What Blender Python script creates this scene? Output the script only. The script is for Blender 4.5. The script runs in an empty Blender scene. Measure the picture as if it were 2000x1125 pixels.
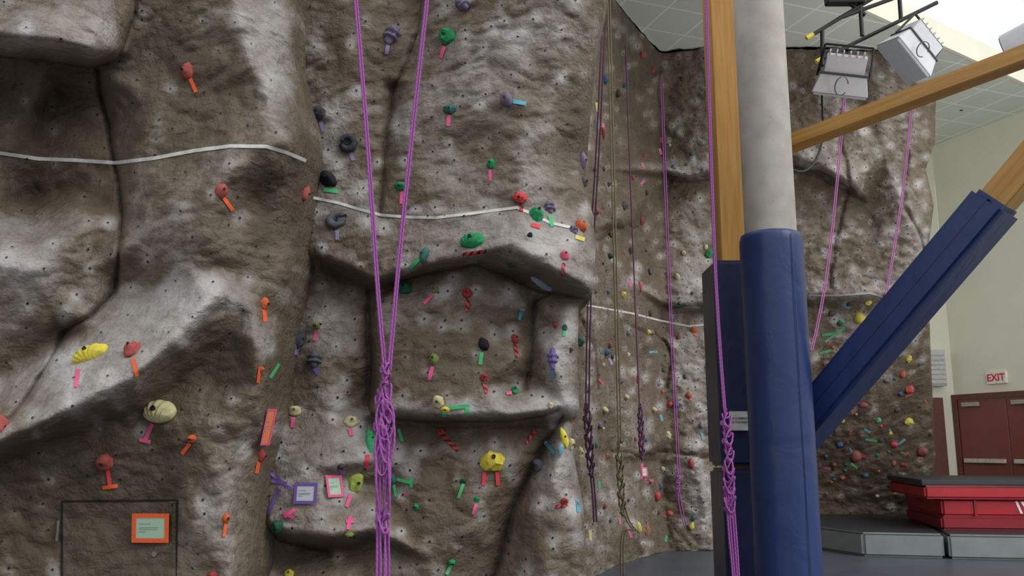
import bpy, bmesh, math, random
import numpy as np
from mathutils import Vector, Matrix, noise
from mathutils.bvhtree import BVHTree
from mathutils.geometry import delaunay_2d_cdt

random.seed(7)
S = bpy.context.scene
COL = S.collection
F = 1700.0; PITCH = math.radians(10.27); H = 1.35
CP, SP = math.cos(PITCH), math.sin(PITCH)
CAM = Vector((0, 0, H))
def ray(px, py):
    x = (px-1000)/F; u = (562.5-py)/F
    return Vector((x, CP-u*SP, SP+u*CP))
def at(px, py, Y):
    d = ray(px, py); return CAM + d*(Y/d.y)

cam = bpy.data.cameras.new("camera"); co = bpy.data.objects.new("camera", cam)
COL.objects.link(co); co.location = CAM; co.rotation_euler = (math.pi/2+PITCH, 0, 0)
cam.sensor_width = 36; cam.lens = 36*F/2000; cam.clip_start = .05; cam.clip_end = 200
S.camera = co
S.view_settings.view_transform = 'Standard'

# ------------------------------------------------------------ materials
def srgb(r, g, b):
    f = lambda c: (c/255/12.92) if c/255 <= .04045 else ((c/255+.055)/1.055)**2.4
    return (f(r), f(g), f(b), 1)
MATS = {}
def newmat(name):
    m = bpy.data.materials.new(name); m.use_nodes = True
    nt = m.node_tree; b = nt.nodes["Principled BSDF"]
    return m, nt, b
def plain(name, rgb, rough=.5, var=.15, scale=20, bump=.0, metal=0., spec=.5):
    if name in MATS: return MATS[name]
    m, nt, b = newmat(name)
    c = srgb(*rgb)
    tc = nt.nodes.new('ShaderNodeTexCoord'); n = nt.nodes.new('ShaderNodeTexNoise')
    n.inputs['Scale'].default_value = scale; n.inputs['Detail'].default_value = 4
    nt.links.new(tc.outputs['Object'], n.inputs['Vector'])
    r = nt.nodes.new('ShaderNodeValToRGB')
    r.color_ramp.elements[0].position = .3; r.color_ramp.elements[1].position = .7
    r.color_ramp.elements[0].color = tuple(v*(1-var) for v in c[:3])+(1,)
    r.color_ramp.elements[1].color = tuple(min(1, v*(1+var)) for v in c[:3])+(1,)
    nt.links.new(n.outputs['Fac'], r.inputs['Fac']); nt.links.new(r.outputs['Color'], b.inputs['Base Color'])
    b.inputs['Roughness'].default_value = rough; b.inputs['Metallic'].default_value = metal
    b.inputs['Specular IOR Level'].default_value = spec
    if bump:
        bp = nt.nodes.new('ShaderNodeBump'); bp.inputs['Strength'].default_value = bump
        bp.inputs['Distance'].default_value = .01
        nt.links.new(n.outputs['Fac'], bp.inputs['Height']); nt.links.new(bp.outputs['Normal'], b.inputs['Normal'])
    MATS[name] = m; return m

def rock_material(name, texscale=1.0):
    m, nt, b = newmat(name); N = nt.nodes; L = nt.links
    tc = N.new('ShaderNodeTexCoord')
    def nz(scale, detail, rough, dist=0, typ='FBM', stretch=None):
        n = N.new('ShaderNodeTexNoise'); n.noise_type = typ
        n.inputs['Scale'].default_value = scale*texscale; n.inputs['Detail'].default_value = detail
        n.inputs['Roughness'].default_value = rough; n.inputs['Distortion'].default_value = dist
        if stretch:
            mp = N.new('ShaderNodeMapping'); mp.inputs['Rotation'].default_value = (0, math.radians(stretch[3]), 0); mp.inputs['Scale'].default_value = stretch[:3]
            L.new(tc.outputs['Object'], mp.inputs[0]); L.new(mp.outputs[0], n.inputs['Vector'])
        else: L.new(tc.outputs['Object'], n.inputs['Vector'])
        return n
    def math_(op, a, bb, clamp=False):
        k = N.new('ShaderNodeMath'); k.operation = op; k.use_clamp = clamp
        for i, v in enumerate((a, bb)):
            if isinstance(v, (int, float)): k.inputs[i].default_value = v
            else: L.new(v, k.inputs[i])
        return k.outputs[0]
    n1 = nz(1.3, 5, .6, .4); n2 = nz(7, 7, .68, .5); n3 = nz(55, 5, .7)
    ramp = N.new('ShaderNodeValToRGB'); e = ramp.color_ramp.elements
    e[0].position = .28; e[0].color = srgb(86, 73, 59)
    e[1].position = .74; e[1].color = srgb(138, 128, 115)
    k = e.new(.5); k.color = srgb(113, 100, 84)
    t = math_('ADD', math_('MULTIPLY', n1.outputs['Fac'], .5), math_('MULTIPLY', n2.outputs['Fac'], .5))
    L.new(t, ramp.inputs['Fac'])
    ach = N.new('ShaderNodeAttribute'); ach.attribute_name = 'chalk_shade'  # real chalk and paint, plus light and shade painted into the tone
    adk = N.new('ShaderNodeAttribute'); adk.attribute_name = 'darken'  # extra darkening of crack lines and hatch panel
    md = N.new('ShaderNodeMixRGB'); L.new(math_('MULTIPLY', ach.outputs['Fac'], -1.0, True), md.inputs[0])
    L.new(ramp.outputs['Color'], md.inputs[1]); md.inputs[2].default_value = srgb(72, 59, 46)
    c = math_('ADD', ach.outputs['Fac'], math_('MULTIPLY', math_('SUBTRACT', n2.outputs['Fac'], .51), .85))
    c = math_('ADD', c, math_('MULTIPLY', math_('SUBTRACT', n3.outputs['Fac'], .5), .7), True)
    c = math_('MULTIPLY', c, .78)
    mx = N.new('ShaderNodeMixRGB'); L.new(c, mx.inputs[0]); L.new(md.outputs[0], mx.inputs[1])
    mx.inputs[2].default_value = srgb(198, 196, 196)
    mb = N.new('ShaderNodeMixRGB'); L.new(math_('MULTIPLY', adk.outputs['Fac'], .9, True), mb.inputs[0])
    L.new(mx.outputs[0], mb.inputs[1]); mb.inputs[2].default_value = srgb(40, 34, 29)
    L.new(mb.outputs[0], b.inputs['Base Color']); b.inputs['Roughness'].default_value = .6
    b.inputs['Specular IOR Level'].default_value = .4
    # crumpled plaster relief
    r1 = nz(6, 5, .5, .7, 'RIDGED_MULTIFRACTAL', (1, 1, 2.0, 25))
    r4 = nz(15, 4, .5, .6, 'RIDGED_MULTIFRACTAL', (1, 1, 2.2, -30))
    r2 = nz(22, 6, .6, .5)
    hgt = math_('ADD', math_('MULTIPLY', r1.outputs['Fac'], .3), math_('MULTIPLY', r2.outputs['Fac'], .5))
    hgt = math_('ADD', hgt, math_('MULTIPLY', r4.outputs['Fac'], .2))
    hgt = math_('ADD', hgt, math_('MULTIPLY', n3.outputs['Fac'], .2))
    bp = N.new('ShaderNodeBump'); bp.inputs['Strength'].default_value = 1.0; bp.inputs['Distance'].default_value = .045/texscale
    L.new(hgt, bp.inputs['Height']); L.new(bp.outputs['Normal'], b.inputs['Normal'])
    return m
M_ROCK = rock_material("sculpted_rock"); M_ROCKF = rock_material("sculpted_rock_far", texscale=.8)
M_HOLE = plain("bolt_hole_dark", (22, 20, 19), .7)
M_WHITE = plain("white_line_paint", (200, 199, 197), .6, .12, 30)

def setp(o, label=None, cat=None, group=None, kind=None):
    if label: o["label"] = label
    if cat: o["category"] = cat
    if group: o["group"] = group
    if kind: o["kind"] = kind
    return o
def mk(name, verts, faces, mats, parent=None, smooth=False, mi=None):
    me = bpy.data.meshes.new(name); me.from_pydata([tuple(v) for v in verts], [], faces)
    for m in (mats if isinstance(mats, (list, tuple)) else [mats]): me.materials.append(m)
    if mi is not None: me.polygons.foreach_set('material_index', mi)
    if smooth: me.polygons.foreach_set('use_smooth', [True]*len(me.polygons))
    me.update()
    o = bpy.data.objects.new(name, me); COL.objects.link(o)
    if parent: o.parent = parent
    return o
def empty(name, loc=(0, 0, 0)):
    o = bpy.data.objects.new(name, None); o.location = loc; o.empty_display_size = .1
    COL.objects.link(o); return o

# ------------------------------------------------------------ rock builder
R = 2.0
def blur(a, s):
    k = int(3*s)+1; x = np.arange(-k, k+1); w = np.exp(-x*x/(2*s*s)); w /= w.sum()
    p = np.pad(a, k, mode='edge')
    p = np.apply_along_axis(lambda r: np.convolve(r, w, 'valid'), 0, p)
    return np.apply_along_axis(lambda r: np.convolve(r, w, 'valid'), 1, p)
def seg_dist(X, Y, pts):
    d = np.full(X.shape, 1e9)
    for (x0, y0), (x1, y1) in zip(pts[:-1], pts[1:]):
        vx, vy = x1-x0, y1-y0; l = vx*vx+vy*vy+1e-9
        t = np.clip(((X-x0)*vx+(Y-y0)*vy)/l, 0, 1)
        d = np.minimum(d, np.hypot(X-x0-t*vx, Y-y0-t*vy))
    return d
def bil(a, fx, fy):
    fx = np.clip(fx, 0, a.shape[1]-1.001); fy = np.clip(fy, 0, a.shape[0]-1.001)
    ix = fx.astype(int); iy = fy.astype(int); tx = fx-ix; ty = fy-iy
    return (a[iy, ix]*(1-tx)+a[iy, ix+1]*tx)*(1-ty)+(a[iy+1, ix]*(1-tx)+a[iy+1, ix+1]*tx)*ty

def build_rock(name, xl, xr, y0, y1, step, polys, pts, cracks, tones, seed, mat,
               retl, retr, nutsp, nutr, halo, zmax, amp=1.0, sig=2.6):
    rnd = random.Random(seed)
    ylist = np.arange(y0, y1+step, step)
    XL = np.interp(ylist, [p[1] for p in xl], [p[0] for p in xl])
    XR = np.interp(ylist, [p[1] for p in xr], [p[0] for p in xr])
    bx0, bx1 = XL.min()-20, XR.max()+20
    V = []; E = []; Dv = []
    for pl in polys:
        s = len(V)
        for q in pl: V.append(Vector((q[0], q[1]))); Dv.append(q[2])
        E += [(s+i, s+i+1) for i in range(len(pl)-1)]
    for q in pts: V.append(Vector((q[0], q[1]))); Dv.append(q[2])
    ov, oe, of, orig, _, _ = delaunay_2d_cdt(V, E, [], 0, 1e-3)
    dv = []
    for i, v in enumerate(ov):
        if orig[i]: dv.append(Dv[orig[i][0]])
        else:
            w = [(1/((v-V[j]).length_squared+1e-3), Dv[j]) for j in range(len(V))]
            dv.append(sum(a*b for a, b in w)/sum(a for a, b in w))
    W = int((bx1-bx0)/R)+1; Hh = int((y1-y0+20)/R)+1
    D = np.full((Hh, W), np.nan)
    for f in of:
        a, b, c = [ov[i] for i in f]; da, db, dc = [dv[i] for i in f]
        ax, ay = (a.x-bx0)/R, (a.y-y0)/R; bx, by = (b.x-bx0)/R, (b.y-y0)/R; cx, cy = (c.x-bx0)/R, (c.y-y0)/R
        den = (by-cy)*(ax-cx)+(cx-bx)*(ay-cy)
        if abs(den) < 1e-9: continue
        ux0, ux1 = max(0, int(min(ax, bx, cx))), min(W-1, int(max(ax, bx, cx))+1)
        uy0, uy1 = max(0, int(min(ay, by, cy))), min(Hh-1, int(max(ay, by, cy))+1)
        if ux1 < ux0 or uy1 < uy0: continue
        gx, gy = np.meshgrid(np.arange(ux0, ux1+1), np.arange(uy0, uy1+1))
        l1 = ((by-cy)*(gx-cx)+(cx-bx)*(gy-cy))/den; l2 = ((cy-ay)*(gx-cx)+(ax-cx)*(gy-cy))/den; l3 = 1-l1-l2
        ins = (l1 >= -1e-6) & (l2 >= -1e-6) & (l3 >= -1e-6)
        sub = D[uy0:uy1+1, ux0:ux1+1]; sub[ins] = (l1*da+l2*db+l3*dc)[ins]
    D = np.where(np.isnan(D), np.nanmean(D), D)
    D = blur(D, sig)
    GX, GY = np.meshgrid(bx0+np.arange(W)*R, y0+np.arange(Hh)*R)
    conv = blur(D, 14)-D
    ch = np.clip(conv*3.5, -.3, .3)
    for (tx, ty, rx, ry, v) in tones:  # chalk and paint blobs, with lit faces and shade under ledges painted in
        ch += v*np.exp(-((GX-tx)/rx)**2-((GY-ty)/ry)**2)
    # T-nuts
    nuts = []
    yy = y0
    while yy < y1:
        xx = bx0+rnd.random()*nutsp
        while xx < bx1:
            qx, qy = xx+rnd.uniform(-.38, .38)*nutsp, yy+rnd.uniform(-.38, .38)*nutsp
            nuts.append((qx, qy)); s = rnd.choice([.0, .15, .4, .65, .95]); r = halo*rnd.uniform(.6, 1.3)
            ix0, ix1 = int((qx-bx0-2.5*r)/R), int((qx-bx0+2.5*r)/R); iy0, iy1 = int((qy-y0-2.5*r)/R), int((qy-y0+2.5*r)/R)
            ix0 = max(ix0, 0); iy0 = max(iy0, 0)
            if ix1 > ix0 and iy1 > iy0 and ix0 < W and iy0 < Hh:
                dd = ((GX[iy0:iy1, ix0:ix1]-qx)/r)**2+((GY[iy0:iy1, ix0:ix1]-qy)/(r*rnd.uniform(.8, 1.3)))**2
                ch[iy0:iy1, ix0:ix1] += s*np.exp(-dd)
            xx += nutsp
        yy += nutsp*.8
    nc = int(np.max(XR-XL)/step)+1
    U = np.linspace(0, 1, nc)
    PX = XL[:, None]+(XR-XL)[:, None]*U[None, :]
    PY = np.repeat(ylist[:, None], nc, 1)
    fx, fy = (PX-bx0)/R, (PY-y0)/R
    DD = bil(D, fx, fy); CH = bil(ch, fx, fy)-.06
    u = (562.5-PY)/F; dx = (PX-1000)/F; dy = CP-u*SP; dz = SP+u*CP
    n = PX.size
    # edge rounding
    edge = np.zeros_like(PX)
    if retr: e = np.clip(1-(XR[:, None]-PX)/28., 0, 1); edge += (1-np.sqrt(np.clip(1-e*e, 0, 1)))*.16
    B0 = np.stack([dx/dy*DD, DD, H+dz/dy*DD], -1).reshape(-1, 3)
    n1 = np.empty(n); wig = np.empty((n, 2))
    off = Vector((seed*3.1, seed*7.7, 0))
    for i in range(n):
        p = Vector(B0[i])+off
        p2 = Vector((p.x*1.0+p.z*.4, p.y, p.z*1.5-p.x*.5))
        n1[i] = noise.fractal(p*1.7, .9, 2.1, 3)*.036 + (abs(noise.noise(p2*4.1))-.25)*-.034 + (abs(noise.noise(p2*9.3))-.25)*-.022 + noise.noise(p*17)*.003
        q = p*3.0
        wig[i, 0] = noise.noise(q); wig[i, 1] = noise.noise(q+Vector((9, 4, 2)))
    n1 = n1.reshape(PX.shape)*amp
    WX = PX+wig[:, 0].reshape(PX.shape)*7; WY = PY+wig[:, 1].reshape(PX.shape)*7
    DK = np.zeros_like(PX); ind = np.zeros_like(PX)
    for (cpts, cw, cd) in cracks:
        d = seg_dist(WX, WY, cpts)
        ind = np.maximum(ind, cd*np.exp(-(d/(cw*2.0))**2)); DK = np.maximum(DK, .9*np.exp(-(d/(cw*.8))**2))  # grooves cut in and darkened along each crack line
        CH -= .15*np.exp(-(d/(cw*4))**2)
    DD = DD+n1+ind+edge
    P = np.stack([dx/dy*DD, DD, H+dz/dy*DD], -1)
    P[..., 2] = np.minimum(P[..., 2], zmax); P[..., 2] = np.maximum(P[..., 2], 0.0)
    du = np.gradient(P, axis=1); dvv = np.gradient(P, axis=0)
    Nn = np.cross(dvv, du); ln = np.linalg.norm(Nn, axis=-1, keepdims=True)+1e-9; Nn = Nn/ln
    flip = (Nn[..., 1:2] > 0); Nn = np.where(flip, -Nn, Nn)
    CH += .28*np.clip(Nn[..., 2], -.6, .8)  # chalky upward slopes; undersides darkened, shade painted into the colour
    rows = PX.shape[0]
    cols = [P]; chs = [CH]; dks = [DK]
    if retr:
        for k in (.05, .15, .35, .7, 1.2, 2.0, 3.0):
            if k > retr: break
            q = P[:, -1].copy(); q[:, 1] += k; q[:, 0] += .03*math.sin(k*5)-.05*min(k, .5)
            cols.append(q[:, None, :]); chs.append(CH[:, -1:]); dks.append(DK[:, -1:])
    G = np.concatenate(cols, 1); CHg = np.concatenate(chs, 1); DKg = np.concatenate(dks, 1)
    m = G.shape[1]
    idx = np.arange(rows*m).reshape(rows, m)
    q = np.stack([idx[:-1, :-1], idx[1:, :-1], idx[1:, 1:], idx[:-1, 1:]], -1).reshape(-1, 4)
    faces = q.tolist(); verts = G.reshape(-1, 3).tolist(); nrock = len(faces)
    bvh = BVHTree.FromPolygons(verts, faces)
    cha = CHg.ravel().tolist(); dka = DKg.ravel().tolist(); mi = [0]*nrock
    # bolt holes modelled in the same skin
    for (qx, qy) in nuts:
        iy = int(round((qy-y0)/step))
        if iy < 1 or iy >= rows-1: continue
        if not (XL[iy]+25 < qx < XR[iy]-25): continue
        iu = int(round((qx-XL[iy])/(XR[iy]-XL[iy])*(nc-1)))
        p = Vector(P[iy, iu]); nn = Vector(Nn[iy, iu])
        if p.z > zmax-.05 or p.z < .05: continue
        if nn.y > -.3: continue
        t1 = nn.cross(Vector((0, 0, 1))).normalized(); t2 = nn.cross(t1)
        r = nutr*rnd.uniform(.8, 1.15); b0 = len(verts)
        c0 = p+nn*.006
        verts.append(tuple(c0))
        for k in range(8):
            a = k*math.pi/4; verts.append(tuple(c0+(t1*math.cos(a)+t2*math.sin(a))*r))
        for k in range(8):
            faces.append([b0, b0+1+k, b0+1+(k+1) % 8]); mi.append(1)
        cha += [0]*9; dka += [1]*9
    o = mk(name, verts, faces, [mat, M_HOLE], smooth=True, mi=mi)
    for nm, arr in (('chalk_shade', cha), ('darken', dka)):
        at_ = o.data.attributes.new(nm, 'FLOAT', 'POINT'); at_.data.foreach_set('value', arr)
    return o, bvh

# ---- near left mass
RA = [(585, -220), (582, 0), (583, 130), (604, 230), (602, 310), (598, 400), (588, 500), (560, 640), (540, 780), (522, 900), (507, 1050), (500, 1125), (492, 1480)]
A_polys = [
 [(-200, 75, 3.86), (0, 72, 3.84), (110, 84, 3.82), (180, 100, 3.92), (232, 103, 4.25)],
 [(-200, 114, 4.4), (0, 112, 4.44), (100, 123, 4.44), (190, 137, 4.54), (250, 112, 4.58)],
 [(455, -200, 4.42), (462, 0, 4.4), (486, 100, 4.33), (530, 200, 4.3), (560, 275, 4.32)],
 [(-200, 960, 3.96), (0, 862, 3.98), (130, 800, 3.96), (250, 742, 3.97), (335, 665, 4.03), (395, 600, 4.11), (430, 570, 4.17)],
 [(-200, 1010, 4.3), (0, 905, 4.34), (140, 847, 4.36), (285, 797, 4.40), (395, 712, 4.42), (450, 650, 4.42)],
 [(RA[i][0]+12, RA[i][1], [4.95, 4.95, 4.95, 4.8, 4.75, 4.8, 4.8, 4.8, 4.75, 4.75, 4.7, 4.7, 4.7][i]) for i in range(len(RA))],
]
A_pts = [(-200, -220, 4.2), (0, -220, 4.2), (150, -220, 4.15), (280, -220, 4.5), (-200, 0, 3.98), (0, 0, 3.98), (120, 15, 3.92), (200, 30, 4.02), (268, 10, 4.5),
 (350, -100, 4.5), (-200, 200, 4.65), (0, 200, 4.7), (60, 220, 4.58), (100, 200, 4.76), (190, 200, 4.68), (-200, 300, 4.5), (0, 290, 4.5), (75, 312, 4.66), (150, 310, 4.62),
 (215, 240, 4.66), (225, 318, 4.62), (240, 430, 4.55), (225, 560, 4.55), (130, 652, 4.5), (60, 380, 4.76), (0, 410, 4.5), (150, 370, 4.7), (130, 420, 4.52), (160, 450, 4.38), (60, 520, 4.22), (0, 510, 4.18), (-200, 520, 4.15),
 (185, 520, 4.44), (100, 600, 4.33), (0, 640, 4.33), (0, 740, 4.48), (-200, 740, 4.4), (60, 700, 4.48), (300, 0, 4.52), (390, 0, 4.46), (350, 150, 4.5), (280, 200, 4.48), (260, 110, 4.58), (430, 180, 4.42),
 (545, 120, 4.6), (350, 300, 4.38), (440, 284, 4.25), (520, 286, 4.23), (280, 330, 4.42), (470, 330, 4.24), (505, 390, 4.5), (545, 450, 4.58), (560, 360, 4.54), (430, 360, 4.22), (350, 400, 4.25), (290, 450, 4.34), (400, 470, 4.22),
 (375, 530, 4.28), (450, 530, 4.42), (320, 560, 4.44), (250, 605, 4.41), (185, 640, 4.37), (120, 700, 4.3), (60, 780, 4.2), (0, 820, 4.15),
 (490, 590, 4.4), (500, 670, 4.22), (470, 700, 4.38), (540, 560, 4.55), (500, 780, 4.36), (465, 860, 4.42), (400, 860, 4.34), (350, 900, 4.4), (0, 1000, 4.42), (150, 1000, 4.46), (330, 960, 4.48), (372, 1010, 4.36), (440, 1000, 4.36), (450, 1125, 4.36),
 (330, 1125, 4.46), (100, 1125, 4.46), (-200, 1125, 4.4), (-200, 1480, 4.45), (150, 1480, 4.5), (440, 1480, 4.4)]
A_cracks = [([(268, -30), (265, 20), (245, 90), (232, 115), (190, 130), (196, 180), (215, 245), (222, 318), (240, 420), (232, 500), (222, 570), (180, 620), (130, 652), (90, 720), (50, 780), (15, 818), (-200, 900)], 2.6, .05),
            ([(-200, 105), (0, 110), (100, 120), (190, 132)], 2.4, .04)]
A_tones = [(150, 35, 90, 35, .35), (540, 100, 45, 110, .65), (490, 20, 60, 60, .3), (50, 540, 80, 50, .75), (310, 590, 110, 40, .6), (130, 740, 130, 55, .6), (270, 660, 90, 50, .55), (430, 960, 50, 110, .35), (390, 560, 60, 50, .45), (420, 320, 60, 40, .2),
           (40, 440, 60, 30, .4), (330, 470, 60, 50, .25), (20, 640, 60, 50, .3), (590, 600, 30, 90, .3),
           (100, 250, 120, 80, -.5), (60, 380, 80, 45, -.45), (190, 360, 40, 70, -.4), (530, 400, 50, 80, -.6), (420, 730, 120, 60, -.5), (180, 930, 240, 100, -.45), (330, 150, 120, 130, -.4), (50, 1060, 140, 100, -.35), (340, 400, 100, 60, -.1), (90, 170, 120, 60, -.25), (400, 230, 80, 50, -.2), (130, 110, 100, 20, -.4)]  # brown paint, plus shade painted under the boulder and shelf
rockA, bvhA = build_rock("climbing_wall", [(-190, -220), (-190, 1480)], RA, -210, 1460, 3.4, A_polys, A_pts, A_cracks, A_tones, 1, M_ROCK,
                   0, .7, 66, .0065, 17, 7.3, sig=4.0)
setp(rockA, "grey-brown sculpted artificial rock climbing wall with large bulging boulders", "climbing wall", "sculpted rock wall sections")

# ---- central tower
LB = [(x-26, y) for x, y in RA]
RB = [(1192, -220), (1186, 0), (1164, 100), (1150, 250), (1142, 350), (1158, 420), (1163, 490), (1156, 572), (1130, 600), (1127, 700), (1131, 800), (1118, 880), (1140, 1000), (1146, 1125), (1150, 1480)]
B_polys = [
 [(560, 486, 5.1), (620, 495, 5.0), (680, 520, 4.94), (735, 547, 4.9), (800, 525, 4.86), (880, 508, 4.76), (925, 498, 4.7), (1000, 478, 4.62), (1045, 502, 4.56), (1100, 535, 4.56), (1152, 562, 4.7), (1180, 572, 4.9)],
 [(560, 510, 5.18), (610, 522, 5.2), (660, 548, 5.2), (728, 574, 5.2), (765, 556, 5.13), (850, 533, 5.06), (925, 522, 5.0), (1000, 548, 5.0), (1055, 576, 5.02), (1130, 588, 5.06), (1180, 590, 5.2)],
 [(728, 796, 4.98), (742, 802, 4.86), (870, 813, 4.78), (1000, 813, 4.78), (1060, 803, 4.82), (1105, 795, 4.86), (1140, 793, 4.95)],
 [(722, 826, 5.12), (870, 836, 5.1), (1000, 834, 5.1), (1060, 826, 5.1), (1140, 818, 5.1)],
 [(500, 1012, 4.86), (560, 1036, 4.82), (640, 1046, 4.82), (720, 1032, 4.9)],
 [(500, 1040, 5.0), (600, 1075, 5.14), (700, 1072, 5.17), (728, 1052, 5.14)],
 [(722, 585, 5.15), (720, 700, 5.15), (722, 790, 5.15)], [(738, 600, 5.0), (740, 700, 4.95), (742, 790, 4.88)],
 [(1046, 590, 5.1), (1034, 660, 5.08), (1028, 740, 5.03)],
]
B_pts = [(540, -220, 5.2), (700, -220, 5.1), (820, -220, 5.2), (850, -220, 5.0), (1000, -220, 4.85), (1230, -220, 5.0),
 (540, 0, 5.2), (700, 0, 5.1), (780, 0, 5.2), (818, 0, 5.26), (850, 10, 5.04), (960, 0, 4.85), (1060, 0, 4.82), (1130, 0, 4.92), (1225, 0, 5.15),
 (540, 170, 5.2), (680, 170, 5.1), (745, 160, 5.14), (768, 170, 5.22), (800, 160, 5.07), (900, 170, 4.93), (1000, 170, 4.84), (1080, 170, 4.92), (1185, 170, 5.15),
 (540, 300, 5.2), (660, 300, 5.1), (738, 300, 5.1), (755, 300, 5.15), (790, 300, 5.02), (900, 300, 4.97), (1015, 300, 4.84), (1060, 300, 4.86), (1100, 300, 5.02), (1175, 300, 5.2),
 (540, 400, 5.2), (650, 400, 5.06), (740, 410, 5.06), (850, 400, 4.94), (950, 400, 4.85), (1030, 400, 4.78), (1080, 410, 4.84), (1180, 400, 5.05), (1120, 470, 4.7), (700, 460, 5.0), (860, 460, 4.86),
 (850, 590, 4.98), (950, 600, 4.95), (1025, 600, 4.98), (1065, 610, 4.96), (1110, 620, 4.96), (1145, 620, 5.12), (850, 690, 4.88), (950, 680, 4.88), (1015, 700, 4.92), (1080, 700, 4.86), (1145, 700, 5.05), (800, 750, 4.86), (930, 760, 4.83),
 (540, 600, 5.2), (650, 600, 5.1), (705, 600, 5.12), (520, 700, 5.15), (640, 700, 5.04), (705, 700, 5.08), (500, 800, 5.1), (640, 820, 4.98), (705, 820, 5.04), (490, 900, 5.0), (600, 920, 4.86), (700, 900, 4.9), (730, 950, 5.1),
 (480, 1125, 4.98), (600, 1125, 5.02), (710, 1125, 5.04), (800, 900, 5.03), (900, 900, 4.98), (1000, 900, 5.0), (1062, 868, 5.14), (1100, 850, 4.98), (1030, 940, 5.14), (998, 1000, 5.14), (962, 1125, 5.14), (1040, 1000, 4.94), (1080, 940, 4.88), (1110, 1000, 4.86), (1160, 1000, 5.0),
 (1060, 1125, 4.86), (1165, 1125, 5.0), (930, 1000, 4.94), (870, 870, 4.98), (850, 1100, 4.94), (760, 1125, 5.0), (480, 1480, 5.0), (760, 1480, 5.0), (960, 1480, 5.1), (1180, 1480, 5.0)]
B_cracks = [([(822, -30), (815, 60), (772, 165), (752, 250), (748, 360), (738, 420)], 2.2, .03),
            ([(720, 570), (722, 700), (718, 790), (728, 812), (790, 820), (870, 826), (1000, 824), (1060, 816), (1090, 805)], 2.8, .04),
            ([(1075, 575), (1045, 590), (1036, 680), (1028, 760)], 2.2, .03), ([(752, 570), (800, 545), (860, 528), (925, 516), (1000, 545), (1055, 572), (1150, 580)], 2.4, .03),
            ([(1100, 815), (1062, 868), (1030, 940), (1000, 1000), (985, 1060), (960, 1130)], 3, .05),
            ([(604, 400), (596, 480), (575, 600), (552, 720), (530, 880), (520, 950), (520, 1030), (545, 1060), (640, 1080)], 2.6, .03)]
B_tones = [(1050, 40, 70, 60, .35), (960, 120, 90, 80, .45), (640, 240, 60, 80, .35), (1080, 470, 70, 40, .6), (650, 380, 70, 60, .4), (900, 440, 120, 40, .35), (650, 640, 70, 80, .35), (690, 840, 90, 70, .3), (1090, 700, 30, 90, .6),
           (930, 570, 100, 30, .3), (640, 950, 110, 60, .35), (1100, 900, 30, 80, .5), (880, 800, 160, 18, .4), (980, 500, 60, 20, .3), (1130, 80, 40, 60, .25), (900, 340, 80, 60, .3), (860, 210, 60, 50, .25), (1060, 350, 40, 60, .3), (780, 240, 30, 60, .2), (900, 880, 80, 50, .15),
           (1130, 240, 40, 110, -.6), (760, 330, 60, 70, -.2), (850, 720, 120, 60, -.45), (1000, 545, 60, 20, -.8), (850, 1000, 90, 120, -.35), (680, 100, 60, 90, -.3), (600, 1090, 90, 40, -.5), (640, 535, 80, 25, -.5), (930, 260, 60, 40, -.25), (1030, 1050, 60, 80, -.3), (620, 740, 80, 40, -.2), (960, 20, 60, 30, -.2)]  # brown paint, plus shade painted beneath the lips
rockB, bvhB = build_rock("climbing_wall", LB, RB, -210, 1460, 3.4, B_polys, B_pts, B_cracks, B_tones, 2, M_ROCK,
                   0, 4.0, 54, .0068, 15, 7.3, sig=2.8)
setp(rockB, "grey-brown sculpted rock climbing tower with overhanging ledges and cracks", "climbing wall", "sculpted rock wall sections")

# ---- far wall
RE = [(1772, -60), (1776, 120), (1786, 160), (1828, 188), (1826, 280), (1808, 330), (1824, 400), (1814, 480), (1803, 512), (1815, 600), (1818, 700), (1825, 850), (1832, 985), (1840, 1160)]
def col(x, d0): return [(x, y, d0) for y in (-80, 200, 450, 700, 900, 1180)]
C_pts = col(1060, 8.0)+col(1150, 9.3)+col(1190, 10.1)+col(1230, 10.8)+[(1170, 330, 9.6), (1215, 430, 10.2), (1240, 560, 10.8), (1180, 760, 9.7), (1200, 960, 10.1), (1260, 880, 11.0), (1250, 250, 11.1)]
C_pts += [(1288, y, 11.75) for y in (-80, 130, 300, 500, 700, 900, 1180)]
C_pts += [(1310, 130, 11.75), (1380, 130, 11.6), (1310, 860, 11.75), (1400, 860, 11.7), (1360, 885, 11.6), (1310, 1180, 11.9), (1410, 1180, 11.9), (1410, -80, 11.6), (1500, 500, 12.2), (1500, 1180, 13.2), (1500, -80, 11.6),
 (1530, 60, 11.6), (1640, 60, 11.6), (1780, 60, 12.0), (1880, 60, 12.6), (1540, 200, 11.8), (1638, 200, 11.5), (1660, 190, 12.0), (1720, 170, 11.8), (1780, 220, 12.1), (1870, 200, 12.7),
 (1725, 300, 11.9), (1760, 400, 12.0), (1870, 400, 12.8), (1700, 400, 12.3), (1600, 450, 12.3), (1700, 500, 12.3), (1790, 470, 12.2), (1870, 520, 13), (1600, 700, 13.0), (1700, 700, 12.8), (1870, 700, 13.4), (1600, 1180, 14.4), (1870, 1180, 14.5), (1700, 900, 13.8), (1700, 985, 14.25), (1600, 985, 14.25), (1840, 985, 14.3)]
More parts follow.
